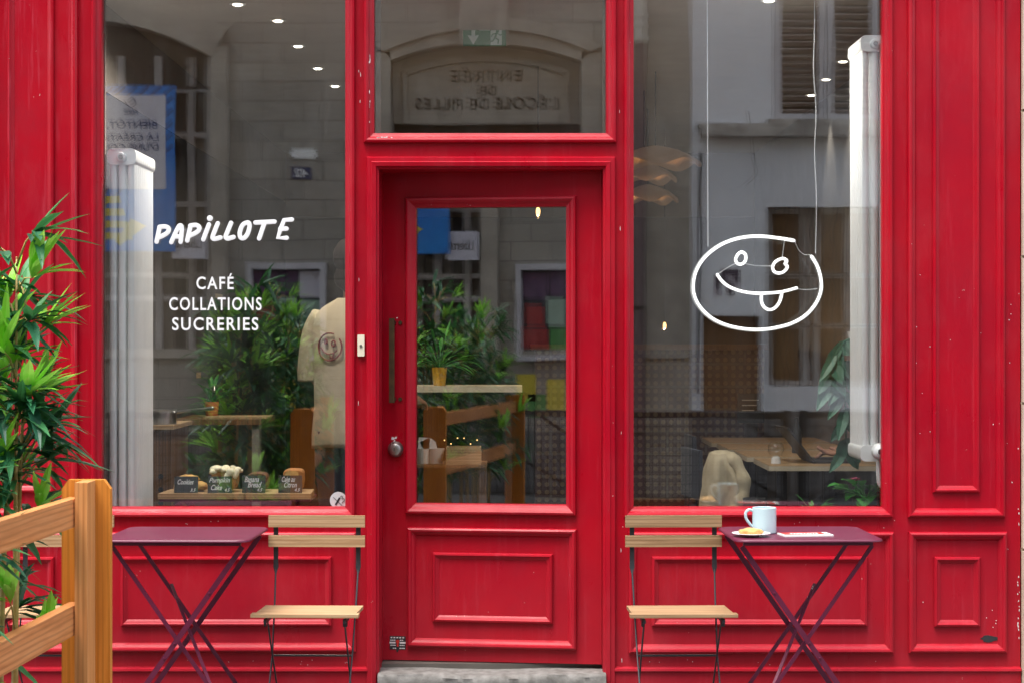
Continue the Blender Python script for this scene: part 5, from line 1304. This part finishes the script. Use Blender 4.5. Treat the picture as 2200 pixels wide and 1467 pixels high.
# barista seen from behind; local: facing +y, origin between the feet
t = thing('person', 'person in cream T-shirt with face print on the back, behind the left pane', 'person', (-.775, 1.2, FLZ), R(-26))
nd = {'hip': (V((0, 0, .98)), (.15, .10)), 'waist': (V((0, .0, 1.12)), (.135, .095)), 'chest': (V((0, 0, 1.36)), (.155, .11)), 'neck0': (V((0, -.01, 1.54)), .060), 'neck': (V((0, .005, 1.60)), .054), 'head0': (V((0, .02, 1.68)), (.066, .080)), 'head1': (V((0, .02, 1.77)), (.078, .092)), 'head2': (V((0, .012, 1.845)), (.055, .065))}
ed = [('hip', 'waist'), ('waist', 'chest'), ('chest', 'neck0'), ('neck0', 'neck'), ('neck', 'head0'), ('head0', 'head1'), ('head1', 'head2')]
for s_, q in ((-1, 'L'), (1, 'R')):
    nd[q + 'sh'] = (V((s_ * .185, 0, 1.49)), .062); nd[q + 'el'] = (V((s_ * .245, .03, 1.21)), .043); nd[q + 'wr'] = (V((s_ * .20, .24, 1.10)), .029); nd[q + 'hand'] = (V((s_ * .185, .30, 1.09)), (.034, .018))
    ed += [('chest', q + 'sh'), (q + 'sh', q + 'el'), (q + 'el', q + 'wr'), (q + 'wr', q + 'hand')]
    nd[q + 'th'] = (V((s_ * .095, 0, .90)), .092); nd[q + 'kn'] = (V((s_ * .10, .01, .50)), .058); nd[q + 'an'] = (V((s_ * .105, -.02, .09)), .042); nd[q + 'toe'] = (V((s_ * .12, .13, .035)), .036)
    ed += [('hip', q + 'th'), (q + 'th', q + 'kn'), (q + 'kn', q + 'an'), (q + 'an', q + 'toe')]
    fingers(nd, ed, None, nd[q + 'hand'][0], V((-s_ * .1, 1, -.1)), V((-s_, 0, .2)), q)
mesh_part(skin_body(nd, ed, 'hip'), 'body', 'skin', t)
def ellipse_ring(cx, cy_, rx, ry, z, n=32, fold=0, ph=0): return [(cx + rx * cos(2 * pi * k / n) * (1 + fold * sin(6 * 2 * pi * k / n + ph)), cy_ + ry * sin(2 * pi * k / n) * (1 + fold * sin(5 * 2 * pi * k / n + ph)), z) for k in range(n)]
key = [(.87, .222, .148), (.93, .223, .150), (1.08, .210, .140), (1.25, .213, .140), (1.40, .226, .138), (1.50, .220, .116), (1.555, .165, .095), (1.592, .088, .074), (1.597, .085, .070)]
def interp(z):
    for (a, b1, c1), (d, e1, f1) in zip(key, key[1:]):
        if z <= d: u = (z - a) / (d - a); return b1 + (e1 - b1) * u, c1 + (f1 - c1) * u
    return key[-1][1:]
b = MB(); rings = []; zs = [.870 + .7 * k / 34 for k in range(34)] + [1.565, 1.58, 1.592, 1.597]
for z in zs:
    rx, ry = interp(z); r_ = []
    for k in range(64):
        th = 2 * pi * k / 64; low = max(0, min(1, (1.50 - z) / .55))
        f = 1 + (.055 * mnoise.noise(Vector((cos(th) * 2.6 + z * .9, sin(th) * 2.6, z * 1.6))) + .030 * mnoise.noise(Vector((cos(th) * 6 + z * 2.2, sin(th) * 6, z * 2.4)))) * (.35 + low)
        r_.append((rx * cos(th) * f, ry * sin(th) * f, z + (.008 * sin(3 * th) * (z < .9))))
    rings.append(r_)
b.loft(rings)
for s_ in (-1, 1):
    pts = smooth_line([(s_ * .165, 0, 1.505), (s_ * .215, .005, 1.42), (s_ * .245, .02, 1.27), (s_ * .248, .03, 1.20)], 4); b.tube(pts, [.070 + .012 * k / len(pts) for k in range(len(pts))], 16)
o_shirt = b.build('t_shirt', 'tee', t, smooth=True, local=True)
# face print on the back, laid on the cloth
b = MB(); pc = V((-.05, 0, 1.36)); pr = .072
def on_back(u, v):
    x = pc.x + u; z = pc.z + v; rx, ry = .222, .1425
    return V((x, -ry * math.sqrt(max(0, 1 - (x / rx) ** 2)) - .006, z))
def pline(q, w_=.0042): b.tube([on_back(u * pr, v * pr) for u, v in q], w_, 6, 'round')
pline([(1.0 * cos(R(a)), .92 * sin(R(a))) for a in range(70, 400, 12)])
pline([(-.75, -.05), (-.5, -.35), (-.1, -.5), (.35, -.42), (.6, -.25)]); pline([(.05, -.5), (.1, -.75), (.3, -.75), (.38, -.45)])
pline([(-.3 + .1 * cos(R(a)), .35 + .17 * sin(R(a))) for a in range(0, 380, 40)]); pline([(.35 + .15 * cos(R(a)), .22 + .2 * sin(R(a))) for a in range(0, 380, 40)])
b.build('back_print', 'print', o_shirt, local=True)
b = MB(); b.blob((0, -.005, 1.795), (.092, .112, .105), 22, 14, .06, 9, 2); b.blob((0, -.045, 1.70), (.074, .058, .075), 18, 10, .08, 9, 3); b.build('hair', 'hair', t, smooth=True, local=True)
b = MB()
for s_ in (-1, 1): b.loft([ellipse_ring(s_ * .108, 0, .080, .078, .10), ellipse_ring(s_ * .102, .01, .078, .080, .5), ellipse_ring(s_ * .098, 0, .103, .112, .80), ellipse_ring(s_ * .085, 0, .108, .128, .95)])
b.build('trousers', 'trousers', t, smooth=True, local=True)
b = MB()
for s_ in (-1, 1): b.blob((s_ * .083, .022, 1.73), (.012, .022, .032), 10, 8)
b.blob((0, .115, 1.735), (.016, .022, .024), 10, 8); b.build('ears_and_nose', 'skin', t, smooth=True, local=True)

# seated customer typing, mostly hidden by the right radiator; local: facing -x towards the laptop
t = thing('person', 'seated person in pale teal typing on the laptop, half hidden by the right radiator', 'person', (fx(1905, 1.75), 1.75, FLZ), 0)
nd = {'hip': (V((.08, 0, .53)), (.13, .15)), 'waist': (V((.08, 0, .68)), (.10, .135)), 'chest': (V((.06, 0, .92)), (.11, .155)), 'neck0': (V((.045, 0, 1.10)), .058), 'neck': (V((.03, 0, 1.16)), .052), 'head0': (V((.005, 0, 1.235)), (.078, .066)), 'head1': (V((0, 0, 1.32)), (.09, .076)), 'head2': (V((.012, 0, 1.395)), (.062, .055))}
ed = [('hip', 'waist'), ('waist', 'chest'), ('chest', 'neck0'), ('neck0', 'neck'), ('neck', 'head0'), ('head0', 'head1'), ('head1', 'head2')]
for s_, q in ((-1, 'L'), (1, 'R')):
    nd[q + 'sh'] = (V((.06, s_ * .18, 1.05)), .058); nd[q + 'el'] = (V((-.02, s_ * .22, .84)), .041); nd[q + 'wr'] = (V((-.20, s_ * .10, .815)), .029); nd[q + 'hand'] = (V((-.255, s_ * .07, .815)), (.032, .018))
    ed += [('chest', q + 'sh'), (q + 'sh', q + 'el'), (q + 'el', q + 'wr'), (q + 'wr', q + 'hand')]
    nd[q + 'th'] = (V((.0, s_ * .09, .51)), .085); nd[q + 'kn'] = (V((-.30, s_ * .10, .50)), .058); nd[q + 'an'] = (V((-.28, s_ * .10, .085)), .042); nd[q + 'toe'] = (V((-.41, s_ * .11, .034)), .034)
    ed += [('hip', q + 'th'), (q + 'th', q + 'kn'), (q + 'kn', q + 'an'), (q + 'an', q + 'toe')]
    fingers(nd, ed, None, nd[q + 'hand'][0], V((-1, -s_ * .15, -.05)), V((0, -s_, .2)), q)
mesh_part(skin_body(nd, ed, 'hip'), 'body', 'skin', t)
b = MB(); b.loft([ellipse_ring(.08, 0, .145, .185, .50), ellipse_ring(.08, 0, .135, .178, .66, fold=.012), ellipse_ring(.068, 0, .138, .192, .90, fold=.008), ellipse_ring(.058, 0, .115, .205, 1.04), ellipse_ring(.05, 0, .085, .12, 1.105), ellipse_ring(.04, 0, .066, .072, 1.14)])
for s_ in (-1, 1):
    pts = smooth_line([(.06, s_ * .165, 1.05), (.03, s_ * .21, .95), (-.02, s_ * .22, .845), (-.12, s_ * .16, .828)], 4); b.tube(pts, [.068 - .020 * k / len(pts) for k in range(len(pts))], 14)
b.build('top', 'teal_top', t, smooth=True, local=True)
b = MB()
for s_ in (-1, 1): b.tube(smooth_line([(.08, s_ * .09, .53), (-.12, s_ * .095, .52), (-.28, s_ * .10, .50), (-.305, s_ * .10, .42), (-.285, s_ * .10, .12)], 4), .093, 16)
b.build('trousers', 'trousers', t, smooth=True, local=True)
b = MB(); b.blob((.022, 0, 1.345), (.105, .092, .10), 20, 12, .06, 9, 5); b.blob((.075, 0, 1.22), (.05, .085, .11), 16, 10, .08, 9, 6); b.build('hair', 'hair', t, smooth=True, local=True)
dup(c1, (fx(1905, 1.75) + .08, 1.75, FLZ), R(-90), 'dark cafe chair under the seated person at the laptop')
